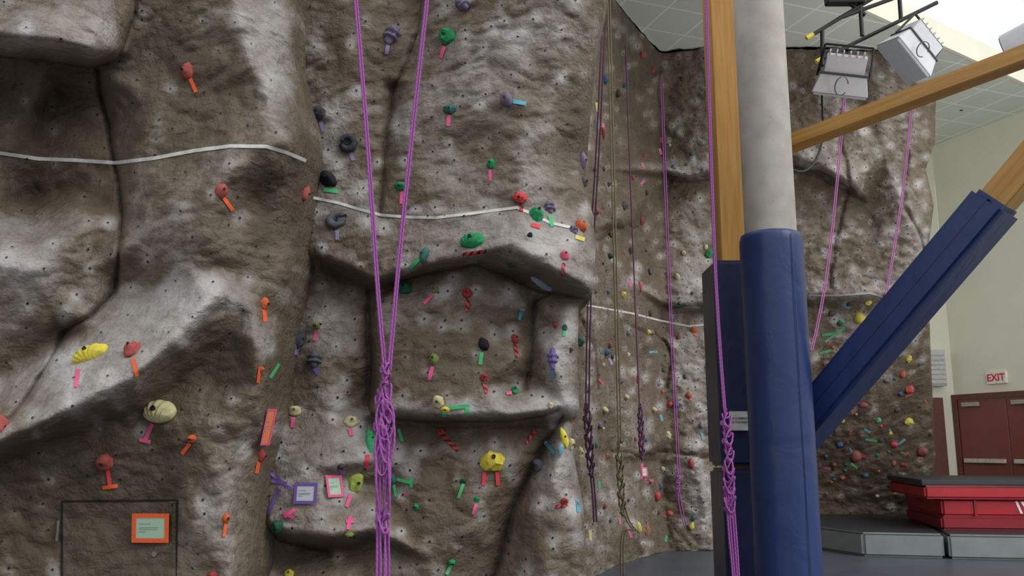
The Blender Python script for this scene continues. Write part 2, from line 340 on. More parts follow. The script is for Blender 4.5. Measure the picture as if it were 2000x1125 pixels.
C_polys = [[(1300, 332, 11.45), (1345, 345, 11.4), (1400, 325, 11.45)], [(1300, 350, 11.95), (1345, 356, 11.9), (1400, 350, 11.9)],
 [(1300, 592, 11.55), (1350, 600, 11.5), (1410, 590, 11.45)], [(1300, 608, 11.9), (1350, 612, 11.9), (1410, 608, 11.9)],
 [(1535, 300, 11.65), (1600, 322, 11.5), (1662, 358, 11.65)], [(1535, 330, 12.15), (1600, 348, 12.25), (1662, 378, 12.25)],
 [(1560, 572, 12.35), (1640, 576, 12.3), (1740, 578, 12.3), (1800, 590, 12.6)], [(1560, 600, 12.8), (1640, 604, 12.7), (1740, 606, 12.65), (1800, 620, 12.85)]]
C_cracks = [([(1296, 340), (1345, 350), (1400, 340)], 2, .05), ([(1300, 600), (1410, 600)], 2, .05), ([(1648, 170), (1640, 260), (1660, 360), (1630, 480), (1620, 560)], 2.0, .06),
 ([(1545, 326), (1600, 336), (1665, 372)], 2.5, .05), ([(1770, 300), (1765, 400), (1795, 460), (1812, 500)], 2.2, .06), ([(1125, 600), (1160, 680), (1170, 760)], 2.5, .05), ([(1165, 470), (1205, 445), (1240, 440)], 2, .05),
 ([(1288, 140), (1292, 300), (1300, 340)], 1.8, .04), ([(1240, 640), (1300, 665), (1310, 700), (1300, 760)], 1.8, .05), ([(1315, 885), (1370, 895), (1412, 885)], 1.8, .05), ([(1190, 880), (1250, 890), (1300, 880)], 1.8, .04)]
C_tones = [(1350, 700, 60, 140, .4), (1350, 480, 60, 120, .25), (1700, 250, 60, 90, .2), (1600, 440, 60, 80, .2), (1690, 630, 90, 50, .5), (1740, 480, 70, 70, .2), (1700, 880, 140, 100, -.45), (1350, 960, 60, 60, .25), (1200, 950, 60, 120, .15), (1350, 230, 50, 70, .05), (1210, 300, 50, 160, -.35), (1260, 420, 40, 120, -.2), (1570, 150, 40, 60, -.2)]
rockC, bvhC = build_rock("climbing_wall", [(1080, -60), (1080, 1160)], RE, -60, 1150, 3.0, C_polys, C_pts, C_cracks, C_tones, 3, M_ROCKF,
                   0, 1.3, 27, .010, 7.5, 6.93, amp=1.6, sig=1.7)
setp(rockC, "tall grey sculpted rock climbing wall covered with coloured holds", "climbing wall", "sculpted rock wall sections")

def cast(px, py, only=None):
    d = ray(px, py).normalized(); best = None
    for b in (only or (bvhA, bvhB, bvhC)):
        h = b.ray_cast(CAM, d, 40)
        if h[0] is not None and (best is None or h[3] < best[3]): best = h
    if best is None: return None
    n = best[1]
    if n.dot(d) > 0: n = -n
    return best[0], n.normalized(), best[3]
def castn(px, py, r=10):
    c = cast(px, py)
    if c is None: return None
    n = Vector()
    for ax, ay in ((0, 0), (r, 0), (-r, 0), (0, r), (0, -r), (r/2, r/2), (-r/2, -r/2)):
        k = cast(px+ax, py+ay)
        if k and abs(k[2]-c[2]) < .25: n += k[1]
    n.normalize()
    d = ray(px, py).normalized()
    if n.dot(d) > -.35: n = (n - d*.6).normalized()
    return c[0], n, c[2]

def ribbon(name, pts, wpx, mat, offs=.006, stepx=6, parent=None):
    P = []
    for (x0, y0), (x1, y1) in zip(pts[:-1], pts[1:]):
        L = math.hypot(x1-x0, y1-y0); k = max(2, int(L/stepx))
        for i in range(k): P.append((x0+(x1-x0)*i/k, y0+(y1-y0)*i/k))
    P.append(pts[-1])
    verts = []; faces = []; uv = []; ln = 0; last = None
    for i, (x, y) in enumerate(P):
        a = P[max(0, i-1)]; b = P[min(len(P)-1, i+1)]
        tx, ty = b[0]-a[0], b[1]-a[1]; l = math.hypot(tx, ty)+1e-6; nx, ny = -ty/l, tx/l
        c = cast(x, y)
        if c is None: continue
        for s in (-.5, 0, .5):
            h = cast(x+nx*wpx*s, y+ny*wpx*s)
            d = ray(x+nx*wpx*s, y+ny*wpx*s).normalized()
            dist = h[2] if h and abs(h[2]-c[2]) < .12 else c[2]
            p = CAM+d*(dist-offs)
            verts.append(p); uv.append((ln/wpx, s+.5))
        if i+1 < len(P): ln += math.hypot(P[i+1][0]-x, P[i+1][1]-y)
    for i in range(len(verts)//3-1):
        b = i*3; faces += [(b, b+1, b+4, b+3), (b+1, b+2, b+5, b+4)]
    if not faces: return None
    org = Vector(verts[0])
    o = mk(name, [Vector(v)-org for v in verts], faces, mat, parent=parent, smooth=True); o.location = org
    ul = o.data.uv_layers.new(name="UVMap")
    for lp in o.data.loops: ul.data[lp.index].uv = uv[lp.vertex_index]
    return o

# painted height lines
for pts, w, par in (([(-180, 300), (-60, 296), (0, 299), (75, 310), (150, 313), (225, 318), (300, 309), (380, 294), (450, 285), (520, 286), (560, 298), (598, 314)], 7, rockA),
               ([(612, 386), (660, 396), (700, 408), (745, 420), (800, 424), (850, 425), (920, 417), (1010, 405), (1040, 418), (1075, 435), (1120, 445), (1138, 446)], 5.5, rockB),
               ([(1140, 595), (1180, 602), (1235, 612), (1290, 626), (1345, 637), (1400, 632), (1440, 630)], 3.5, rockC), ([(1580, 577), (1640, 577), (1700, 572), (1740, 585)], 3.5, rockC)):
    o = ribbon("painted_line", pts, w, M_WHITE, .006, 6, par)
    o["label"] = "white painted height line"

# ------------------------------------------------------------ holds
def hold_mesh(kind, w, h, seed, mat, lod=3):
    bm = bmesh.new(); rnd = random.Random(seed); dep = min(w, h)*.55
    sd = Vector((seed*1.37, seed*.71, 0))
    if kind == 'swirl':
        seg, ring = 28, 12; rr = [[None]*ring for _ in range(seg)]
        for i in range(seg):
            a = i/(seg-1)*math.pi*1.75; t = .20*(1-.5*abs(i/(seg-1)-.4)); rad = .33
            for j in range(ring):
                b = j/ring*2*math.pi
                q = rad+t*math.cos(b)
                rr[i][j] = bm.verts.new((q*math.cos(a)*w, q*math.sin(a)*h, (t*math.sin(b)+.12)*dep*2.2))
        for i in range(seg-1):
            for j in range(ring): bm.faces.new((rr[i][j], rr[i+1][j], rr[i+1][(j+1) % ring], rr[i][(j+1) % ring]))
        bm.faces.new(rr[0][::-1]); bm.faces.new(rr[-1])
        r = bmesh.ops.create_icosphere(bm, subdivisions=2, radius=.5)
        for v in r['verts']: v.co = Vector((v.co.x*w*.8, v.co.y*h*.8, v.co.z*dep*.7))
    else:
        if kind in ('shell', 'ribbed') and lod == 3: lod = 5
        bmesh.ops.create_icosphere(bm, subdivisions=(1 if kind == 'facet' and lod < 3 else 2 if kind == 'facet' else lod), radius=1)
        for v in bm.verts:
            x, y, z = v.co; a = math.atan2(y, x); rad = math.hypot(x, y)
            k = 1+.16*noise.noise(v.co*1.8+sd)
            if kind == 'facet': k = 1+.30*noise.noise(v.co*1.4+sd)
            if kind == 'shell':
                # near-parallel ribs that fan out from below, flattened lower edge
                u_ = x/(1.9+y); rb = math.cos(u_*34)
                k = 1+.05*noise.noise(v.co*1.2+sd)
                z = z*(.8+.1*y)+(.06*rb if z > .05 else 0)
                x *= 1.05+.16*y
                if y < -.4: y = -.4+(y+.4)*.6
            if kind == 'ribbed':
                k *= 1+.16*math.cos((y+1)*9.5)
            if kind == 'wedge':
                x = x*(1-.55*max(0, y)) ; z = z*(1.15-.5*y)
            if kind == 'pinch':
                z = z*(1.1-.35*abs(y)); x *= 1-.15*y
            if kind == 'jug':
                k *= 1+.05*noise.noise(v.co*4+sd)
                if z > 0: z *= 1.05+.55*y*(1-rad*.4)
                if y < -.1 and z > .2: z -= .35*(1-rad)
            v.co = Vector((x*k*w/2, y*k*h/2, max(-.25, z*k)*dep))
    me = bpy.data.meshes.new("climbing_hold"); bm.to_mesh(me); bm.free(); me.materials.append(mat)
    if kind != 'facet': me.polygons.foreach_set('use_smooth', [True]*len(me.polygons))
    me.update()
    return me, dep
M_BOLT = plain("steel_bolt", (60, 58, 56), .35, metal=.8); M_BOLTD = plain("bolt_socket", (25, 24, 24), .6)
def bolt_mesh():
    bm = bmesh.new(); n = 14
    prof = [(1, -.6), (1, .25), (.82, .35), (.7, .3), (.6, -.1), (0, -.1)]
    rings = []
    for r, z in prof[:-1]: rings.append([bm.verts.new((r*math.cos(i*2*math.pi/n), r*math.sin(i*2*math.pi/n), z)) for i in range(n)])
    for a, b in zip(rings[:-1], rings[1:]):
        for i in range(n): bm.faces.new((a[i], a[(i+1) % n], b[(i+1) % n], b[i]))
    f = bm.faces.new(rings[-1]); 
    me = bpy.data.meshes.new("bolt"); bm.to_mesh(me); bm.free(); me.materials.append(M_BOLT); me.materials.append(M_BOLTD)
    me.polygons[len(me.polygons)-1].material_index = 1; return me
BOLT = bolt_mesh()
HC = dict(red=(154, 60, 54), rose=(160, 80, 75), orange=(194, 94, 54), yellow=(210, 194, 72), cream=(194, 185, 140), grey=(86, 88, 95), darkgrey=(60, 62, 69), black=(34, 36, 42), green=(38, 136, 84), darkgreen=(32, 84, 60),
          teal=(54, 100, 94), olive=(112, 126, 70), lime=(164, 180, 88), lilac=(112, 105, 129), purple=(104, 91, 142), blue=(62, 92, 140), slate=(118, 128, 143), pink=(200, 86, 109), mint=(72, 180, 122), brown=(82, 67, 57), coral=(198, 66, 70))
CN = dict(lime="yellow-green", rose="dusty red", slate="blue-grey", mint="bright green", coral="bright red", darkgrey="dark grey", darkgreen="dark green", lilac="grey-purple")
TC = dict(o=(232, 98, 54), p=(220, 90, 138), l=(144, 130, 178), g=(72, 180, 110), c=(80, 164, 188), y=(216, 200, 92), v=(112, 88, 164), r=(212, 62, 74), b=(90, 124, 174))
TN = dict(o="orange", p="pink", l="lilac", g="green", c="light blue", y="yellow", v="purple", r="red", b="blue", s="red and black striped")
M_STR, nt, bb = newmat("striped_tape")
uvn = nt.nodes.new('ShaderNodeUVMap'); wv = nt.nodes.new('ShaderNodeTexWave'); wv.bands_direction = 'DIAGONAL'; wv.inputs['Scale'].default_value = .33
nt.links.new(uvn.outputs[0], wv.inputs['Vector']); rp = nt.nodes.new('ShaderNodeValToRGB'); rp.color_ramp.interpolation = 'CONSTANT'
rp.color_ramp.elements[0].color = srgb(206, 58, 66); rp.color_ramp.elements[1].position = .55; rp.color_ramp.elements[1].color = srgb(70, 34, 36)
nt.links.new(wv.outputs['Fac'], rp.inputs['Fac']); nt.links.new(rp.outputs[0], bb.inputs['Base Color']); bb.inputs['Roughness'].default_value = .7
def tapemat(c, far=False):
    if c == 's': return M_STR
    rgb = TC[c]
    if far: g = sum(rgb)/3; rgb = tuple(v*.65+g*.35 for v in rgb)  # far tapes mixed toward grey
    return plain("tape_"+TN[c].replace(' ', '_')+("_muted" if far else ""), rgb, .65, .08, 60, spec=.3)
KN = dict(swirl="curled", facet="faceted", shell="ribbed shell-shaped", ribbed="ridged", wedge="wedge-shaped", pinch="elongated", jug="rounded jug")
hcount = 0
def tape(c, x0, y0, x1, y1, w=8, far=False):
    o = ribbon("tape_strip", [(x0, y0), (x1, y1)], w, tapemat(c, far), .009, 5)
    if o: setp(o, TN[c]+" route marking tape stuck on the rock wall", "tape", "route marking tapes")
def hold(px, py, w, h, kind, colr, rot=0, bolt=True, far=False):
    global hcount; hcount += 1
    c = castn(px, py, 10 if not far else 5)
    if c is None: return
    p, n, dist = c; sc = dist/F
    k = 1.05 if not far else .95
    rgb = HC[colr]
    if far: g = sum(rgb)/3; rgb = tuple(v*.75+g*.25 for v in rgb)  # far holds get a less saturated colour
    me, dep = hold_mesh(kind, w*sc*k, h*sc*k, hcount, plain("hold_"+colr+("_greyed" if far else ""), rgb, .72, .22, 35, .35, spec=.25), 3 if not far else 2)
    o = bpy.data.objects.new("climbing_hold", me); COL.objects.link(o)
    z = n; up = Vector((0, 0, 1)); x = up.cross(z)
    if x.length < .1: x = Vector((1, 0, 0))
    x.normalize(); y = z.cross(x)
    m = Matrix((x, y, z)).transposed().to_4x4() @ Matrix.Rotation(math.radians(rot), 4, 'Z')
    m.translation = p + n*dep*.08; o.matrix_world = m
    nm = CN.get(colr, colr)
    setp(o, f"{nm} {KN[kind]} climbing hold bolted to the rock wall", "climbing hold", "climbing holds on the rock walls")
    if bolt and not far:
        b = bpy.data.objects.new("bolt", BOLT); COL.objects.link(b); b.parent = o
        s = max(.006, min(w, h)*sc*.11)
        b.scale = (s, s, s); b["label"] = "dark steel bolt head"
        hit, loc, nn, _ = o.ray_cast(Vector((0, 0, 1)), Vector((0, 0, -1)))
        b.location = (0, 0, (loc.z if hit else dep)+s*.1)
NH = [
 (368, 140, 22, 32, 'pinch', 'rose', 0, [('o', 371, 152, 383, 180)]), (432, 373, 22, 28, 'pinch', 'rose', -20, [('o', 437, 386, 455, 411)]),
 (594, 378, 18, 34, 'wedge', 'rose', -25, []), (515, 593, 17, 25, 'pinch', 'orange', 0, [('o', 516, 604, 518, 628)]),
 (260, 685, 26, 34, 'pinch', 'rose', -10, [('o', 259, 700, 268, 735)]), (177, 695, 60, 34, 'shell', 'yellow', 28, [('p', 152, 720, 148, 756)]),
 (313, 808, 56, 44, 'shell', 'cream', 0, [('p', 298, 828, 282, 862), ('p', 272, 858, 294, 864)]), (375, 857, 18, 14, 'jug', 'orange', 0, [('o', 371, 866, 355, 887)]),
 (205, 903, 28, 28, 'jug', 'rose', 0, [('r', 210, 915, 215, 952), ('o', 200, 953, 230, 949)]), (508, 890, 17, 24, 'pinch', 'red', 0, [('o', 506, 902, 501, 925)]),
 (441, 1012, 13, 18, 'pinch', 'orange', 0, [('o', 441, 1022, 438, 1048)]), (-2, 836, 28, 36, 'jug', 'rose', 0, []), (509, 722, 10, 12, 'jug', 'orange', 0, [('o', 508, 716, 504, 748)]),
 (416, 1124, 20, 14, 'jug', 'red', 0, []),
 (622, 223, 32, 28, 'facet', 'darkgrey', 0, [('l', 626, 238, 632, 257)]), (679, 280, 34, 34, 'swirl', 'darkgrey', 200, [('l', 684, 296, 690, 313)]),
 (641, 352, 38, 26, 'wedge', 'black', 140, [('g', 632, 370, 660, 374)]), (658, 432, 42, 32, 'swirl', 'grey', 30, [('l', 658, 450, 659, 468)]),
 (766, 70, 26, 34, 'ribbed', 'lilac', -25, [('l', 758, 86, 755, 106)]), (874, 72, 30, 34, 'facet', 'green', 30, [('p', 868, 90, 860, 113)]),
 (903, 8, 20, 26, 'ribbed', 'lilac', 40, []), (879, 214, 26, 20, 'facet', 'teal', 0, [('p', 877, 225, 875, 246)]), (991, 196, 34, 22, 'wedge', 'lilac', 110, [('c', 1002, 198, 1027, 202)]),
 (1137, 314, 16, 34, 'pinch', 'lilac', 0, []), (1140, 355, 14, 20, 'pinch', 'grey', 0, []), (959, 320, 16, 20, 'facet', 'green', 0, [('p', 957, 331, 958, 353)]), (783, 364, 26, 16, 'jug', 'green', 0, [('p', 785, 374, 784, 398)]),
 (1016, 386, 28, 22, 'facet', 'coral', 0, [('s', 1018, 398, 1018, 412)]), (1047, 421, 28, 32, 'facet', 'green', 0, [('r', 1038, 438, 1055, 443)]), (1072, 406, 20, 24, 'ribbed', 'lilac', 0, [('g', 1074, 420, 1079, 442)]),
 (1133, 443, 20, 30, 'wedge', 'orange', 0, [('y', 1124, 462, 1142, 468)]), (1120, 450, 14, 20, 'ribbed', 'lilac', 0, []), (923, 474, 46, 36, 'shell', 'green', 0, [('s', 903, 497, 950, 491)]),
 (829, 500, 34, 18, 'wedge', 'teal', 80, [('g', 818, 506, 800, 525)]), (1000, 517, 22, 10, 'jug', 'darkgreen', 0, []), (1058, 552, 48, 16, 'wedge', 'slate', 90, []), (1103, 500, 16, 24, 'pinch', 'pink', 0, [('s', 1102, 513, 1098, 540)]),
 (791, 566, 28, 22, 'jug', 'darkgreen', 0, []), (850, 567, 14, 14, 'jug', 'olive', 0, [('p', 846, 575, 828, 593)]), (913, 573, 20, 18, 'jug', 'red', 0, [('s', 913, 583, 913, 608)]), (1020, 606, 14, 10, 'jug', 'slate', 0, [('c', 1018, 610, 1014, 625)]),
 (1035, 460, 10, 10, 'jug', 'black', 0, []), (580, 663, 38, 22, 'wedge', 'darkgrey', 75, [('l', 582, 676, 578, 693)]), (619, 636, 14, 14, 'jug', 'olive', 0, [('p', 618, 645, 614, 665)]),
 (615, 703, 26, 26, 'ribbed', 'grey', 0, [('v', 611, 716, 622, 730)]), (849, 703, 20, 24, 'facet', 'olive', 0, [('p', 845, 716, 838, 742)]), (944, 672, 20, 28, 'wedge', 'black', 20, [('g', 941, 688, 938, 712)]),
 (1005, 662, 14, 20, 'pinch', 'red', 0, [('s', 1006, 672, 1010, 698)]), (1079, 700, 18, 34, 'ribbed', 'purple', 0, [('b', 1079, 720, 1078, 737)]), (945, 737, 16, 14, 'jug', 'red', 0, [('s', 945, 745, 951, 768)]),
 (1005, 763, 13, 16, 'jug', 'green', 0, [('p', 989, 768, 1000, 767)]), (856, 785, 22, 24, 'jug', 'cream', 0, []), (576, 803, 24, 18, 'jug', 'cream', 0, [('p', 573, 815, 571, 835)]), (685, 825, 30, 20, 'jug', 'cream', 0, [('p', 684, 837, 686, 851)]),
 (725, 862, 20, 52, 'facet', 'mint', 0, [('r', 718, 888, 716, 915)]), (963, 903, 46, 38, 'facet', 'yellow', 0, [('r', 946, 922, 945, 948), ('r', 971, 922, 973, 948)]), (1101, 855, 14, 38, 'pinch', 'yellow', 10, []),
 (1054, 910, 22, 22, 'jug', 'grey', 0, []), (666, 911, 12, 12, 'jug', 'darkgrey', 0, [('v', 664, 917, 668, 926)]), (694, 942, 28, 42, 'facet', 'lime', 0, [('p', 685, 966, 677, 990)]),
 (862, 846, 18, 14, 'jug', 'red', 0, [('s', 862, 848, 895, 880)]), (1068, 866, 10, 10, 'jug', 'slate', 0, [('c', 1068, 868, 1083, 886)]), (1042, 846, 10, 10, 'jug', 'red', 0, [('s', 1048, 838, 1028, 866)]),
 (905, 940, 12, 10, 'jug', 'darkgreen', 0, [('g', 905, 945, 895, 973)]), (768, 935, 14, 20, 'wedge', 'teal', 0, [('g', 775, 936, 806, 944), ('g', 769, 946, 774, 970), ('g', 802, 934, 804, 952)]),
 (813, 990, 12, 12, 'jug', 'green', 0, []), (931, 976, 11, 11, 'jug', 'green', 0, [('p', 930, 984, 924, 1004)]), (1102, 980, 14, 14, 'jug', 'red', 0, [('s', 1084, 990, 1108, 985)]),
 (543, 1027, 22, 22, 'facet', 'darkgreen', 0, [('p', 555, 1010, 577, 994), ('p', 552, 1000, 574, 1012)]), (682, 1043, 18, 12, 'jug', 'olive', 0, [('p', 684, 1008, 680, 1034), ('p', 676, 1018, 692, 1018)]), (565, 1121, 18, 14, 'jug', 'yellow', 0, []),
 (882, 1098, 14, 12, 'jug', 'green', 0, [('g', 884, 1098, 872, 1122)]), (1086, 636, 10, 12, 'jug', 'red', 0, []), (1103, 640, 10, 12, 'jug', 'teal', 0, [('g', 1103, 646, 1102, 656)]), (1114, 684, 8, 10, 'jug', 'darkgrey', 0, []),
 (1114, 868, 14, 22, 'jug', 'cream', 0, [('c', 1096, 872, 1094, 888)]), (1132, 885, 12, 22, 'jug', 'cream', 0, []), (1075, 792, 10, 12, 'jug', 'cream', 0, []), (870, 800, 18, 12, 'jug', 'yellow', 0, [('g', 864, 798, 916, 793), ('g', 912, 795, 914, 812), ('g', 866, 798, 868, 814)]),
 (1128, 985, 7, 12, 'jug', 'slate', 0, []),
]
for h in NH:
    hold(*h[:6], rot=h[6], bolt=min(h[2], h[3]) > 11)
    for t in h[7]: tape(*t, w=7.5 if h[2] > 16 else 6.2)
for t in [('v', 528, 924, 570, 956), ('v', 545, 955, 524, 1004), ('v', 530, 940, 560, 944), ('g', 546, 710, 528, 738), ('p', 790, 965, 798, 968), ('g', 778, 838, 786, 862), ('c', 1128, 975, 1130, 1000)]:
    tape(*t, w=6)
# far holds
FH = [(1181, 156, 14, 18, 'blue'), (1205, 182, 16, 18, 'brown'), (1177, 260, 12, 24, 'red'), (1163, 243, 12, 24, 'slate'), (1188, 360, 14, 10, 'brown'), (1218, 402, 20, 20, 'grey'), (1165, 412, 12, 16, 'rose'), (1253, 107, 14, 12, 'coral'), (1262, 376, 10, 14, 'brown'),
 (1274, 138, 10, 12, 'coral'), (1230, 490, 12, 16, 'brown'), (1190, 500, 14, 14, 'darkgreen'), (1385, 497, 20, 24, 'green'), (1216, 576, 18, 16, 'yellow'), (1268, 531, 14, 16, 'grey'), (1252, 432, 12, 20, 'red'), (1258, 306, 10, 12, 'coral'), (1290, 275, 12, 14, 'coral'), (1183, 688, 18, 16, 'blue'),
 (1132, 667, 20, 24, 'teal'), (1225, 650, 12, 12, 'lilac'), (1386, 715, 20, 26, 'rose'), (1345, 772, 14, 16, 'orange'), (1308, 790, 14, 14, 'coral'), (1395, 828, 18, 16, 'mint'), (1350, 905, 12, 22, 'coral'), (1308, 1003, 14, 12, 'orange'), (1246, 1030, 14, 24, 'yellow'), (1262, 1035, 10, 20, 'orange'),
 (1350, 1027, 12, 16, 'yellow'), (1355, 645, 14, 14, 'orange'), (1272, 648, 14, 12, 'lilac'), (1250, 560, 10, 22, 'pink'), (1268, 612, 12, 14, 'brown'), (1260, 925, 14, 12, 'pink'), (1268, 940, 16, 10, 'pink'), (1282, 970, 16, 20, 'coral'), (1210, 745, 14, 12, 'grey'), (1244, 742, 10, 18, 'red'), (1285, 750, 12, 10, 'slate'),
 (1180, 800, 22, 14, 'cream'), (1170, 830, 12, 18, 'lilac'), (1210, 860, 14, 14, 'grey'), (1222, 775, 12, 12, 'cream'), (1163, 870, 10, 14, 'teal'), (1185, 890, 18, 14, 'rose'), (1304, 850, 14, 18, 'cream'), (1338, 735, 10, 12, 'grey'), (1276, 800, 14, 12, 'cream'), (1370, 830, 10, 14, 'slate'), (1325, 660, 10, 10, 'red'),
 (1678, 622, 24, 30, 'yellow'), (1625, 612, 14, 12, 'grey'), (1662, 592, 16, 10, 'brown'), (1730, 575, 14, 12, 'pink'), (1695, 590, 12, 14, 'yellow'), (1773, 700, 16, 18, 'yellow'), (1775, 760, 20, 22, 'coral'), (1773, 823, 24, 18, 'yellow'), (1801, 882, 20, 18, 'rose'), (1671, 890, 20, 26, 'rose'), (1613, 733, 16, 12, 'orange'), (1640, 632, 10, 12, 'teal'),
 (1762, 730, 12, 16, 'orange'), (1758, 768, 14, 10, 'blue'), (1680, 655, 12, 10, 'rose'), (1640, 868, 14, 14, 'blue'), (1645, 820, 12, 10, 'lime'), (1686, 790, 18, 14, 'rose'), (1745, 868, 14, 14, 'coral'), (1720, 860, 12, 10, 'darkgreen'), (1745, 905, 10, 14, 'rose'), (1690, 928, 12, 10, 'blue'), (1654, 905, 12, 10, 'teal'), (1775, 968, 14, 10, 'yellow'), (1645, 932, 12, 10, 'orange'),
 (1752, 800, 12, 10, 'grey'), (1660, 760, 14, 12, 'cream'), (1730, 742, 12, 10, 'lilac'), (1700, 950, 10, 8, 'grey'), (1700, 700, 12, 12, 'slate'), (1715, 820, 12, 12, 'mint')]
for q in FH:
    hold(q[0], q[1], q[2], q[3], random.choice(['jug', 'facet', 'pinch', 'wedge']), q[4], rot=random.uniform(-30, 30), far=True)
FT = [('c', 1268, 688, 1284, 687), ('c', 1370, 845, 1374, 858), ('g', 1392, 838, 1404, 836), ('o', 1348, 643, 1362, 656), ('p', 1344, 775, 1352, 782), ('p', 1254, 905, 1254, 935), ('p', 1264, 942, 1276, 938), ('g', 1605, 655, 1640, 650), ('g', 1600, 690, 1625, 684), ('g', 1650, 668, 1690, 690), ('g', 1612, 668, 1650, 640),
 ('g', 1640, 622, 1650, 630), ('c', 1645, 595, 1660, 603), ('p', 1722, 585, 1728, 605), ('o', 1768, 775, 1782, 768), ('r', 1790, 885, 1812, 878), ('c', 1688, 838, 1700, 845), ('c', 1755, 868, 1768, 858), ('g', 1690, 858, 1712, 862), ('r', 1676, 888, 1695, 893), ('g', 1662, 905, 1675, 915), ('p', 1230, 545, 1232, 560),
 ('r', 1350, 898, 1352, 915), ('y', 1165, 200, 1168, 218), ('p', 1178, 240, 1180, 262), ('p', 1254, 318, 1258, 330), ('p', 1252, 360, 1260, 350), ('p', 1288, 290, 1292, 302), ('r', 1307, 996, 1298, 1010), ('p', 1226, 1030, 1234, 1050), ('y', 1152, 1035, 1154, 1055), ('g', 1170, 940, 1172, 955), ('p', 1210, 1010, 1212, 1024), ('r', 1170, 740, 1180, 752),
 ('g', 1740, 700, 1760, 692), ('p', 1605, 912, 1622, 916), ('c', 1290, 810, 1294, 822), ('l', 1190, 700, 1196, 712), ('g', 1300, 1058, 1302, 1046)]
for t in FT: tape(*t, w=5, far=True)
rr = random.Random(11); pal = ['brown', 'grey', 'rose', 'teal', 'cream', 'red', 'lilac', 'orange', 'yellow', 'blue', 'green', 'slate', 'darkgrey']
n = 0
while n < 92:
    if n < 54: x, y = rr.uniform(1160, 1400), rr.uniform(140, 1050); s = rr.uniform(7, 12)
    else: x, y = rr.uniform(1608, 1815), rr.uniform(620, 975) ; s = rr.uniform(5, 9)
    if y > 1040 and x < 1230: continue
    cc = rr.choice(pal if n >= 54 or y > 600 else pal[:7])
    hold(x, y, s, s*rr.uniform(.8, 1.3), rr.choice(['jug', 'facet', 'pinch']), cc, rot=rr.uniform(-40, 40), far=True); n += 1
for i in range(14):
    x, y = rr.uniform(1608, 1810), rr.uniform(640, 930); a = rr.uniform(0, 3.14); l = rr.uniform(8, 14)
    tape(rr.choice('gcpobrg'), x, y, x+l*math.cos(a), y+l*math.sin(a), w=3.5, far=True)

# ------------------------------------------------------------ access hatch
hr = empty("access_hatch", cast(228, 1060)[0])
def hatch_child(o):
    o.parent = hr; o.location = Vector(o.location)-Vector(hr.location); return o
def grid_panel(name, x0, y0, x1, y1, offs, mat, step=4):
    nx = int((x1-x0)/step)+1; ny = int((y1-y0)/step)+1; V = []; Fc = []
    last = cast((x0+x1)/2, (y0+y1)/2)[2]
    for j in range(ny):
        for i in range(nx):
            x, y = x0+(x1-x0)*i/(nx-1), y0+(y1-y0)*j/(ny-1)
            h = cast(x, y); last = h[2] if h else last
            V.append(CAM+ray(x, y).normalized()*(last-offs))
    for j in range(ny-1):
        for i in range(nx-1): Fc.append((j*nx+i, (j+1)*nx+i, (j+1)*nx+i+1, j*nx+i+1))
    o = mk(name, V, Fc, mat, smooth=True); return o
o = grid_panel("hatch_door", 123, 982, 343, 1200, .008, M_ROCK); o["label"] = "rock-textured hatch door panel"; o.location = -hr.location; o.parent = hr
at_ = o.data.attributes.new('chalk_shade', 'FLOAT', 'POINT'); at_.data.foreach_set('value', [-.45]*len(o.data.vertices))
at_ = o.data.attributes.new('darken', 'FLOAT', 'POINT'); at_.data.foreach_set('value', [.1]*len(o.data.vertices))
M_SEAM = plain("dark_gap", (30, 26, 24), .9)
o = ribbon("door_gap", [(120, 1200), (121, 979), (346, 977), (342, 1200)], 3.6, M_SEAM, .006, 6); hatch_child(o)
def cyl_between(name, a, b, r, mat, n=12, parent=None, r2=None):
    a, b = Vector(a), Vector(b); d = (b-a).normalized(); t = d.orthogonal().normalized(); s = d.cross(t); r2 = r if r2 is None else r2
    V = [a+(t*math.cos(k*2*math.pi/n)+s*math.sin(k*2*math.pi/n))*r for k in range(n)]+[b+(t*math.cos(k*2*math.pi/n)+s*math.sin(k*2*math.pi/n))*r2 for k in range(n)]
    Fc = [(k, (k+1) % n, n+(k+1) % n, n+k) for k in range(n)]+[tuple(range(n))[::-1], tuple(range(n, 2*n))]
    return mk(name, V, Fc, mat, parent=parent)
M_STEEL = plain("brushed_steel", (120, 118, 114), .4, metal=.7)
k = cast(115, 1036)[0]
o = cyl_between("hinge", k+Vector((0, -.012, -.05)), k+Vector((0, -.012, .05)), .008, M_STEEL); o.location -= hr.location; o.parent = hr
k, kn, _ = castn(305, 1082)
o = cyl_between("lock", k-kn*.01, k+kn*.02, .013, M_STEEL, 20); o.location -= hr.location; o.parent = hr
setp(hr, "rock-textured brown access hatch with hinge and round lock", "hatch")

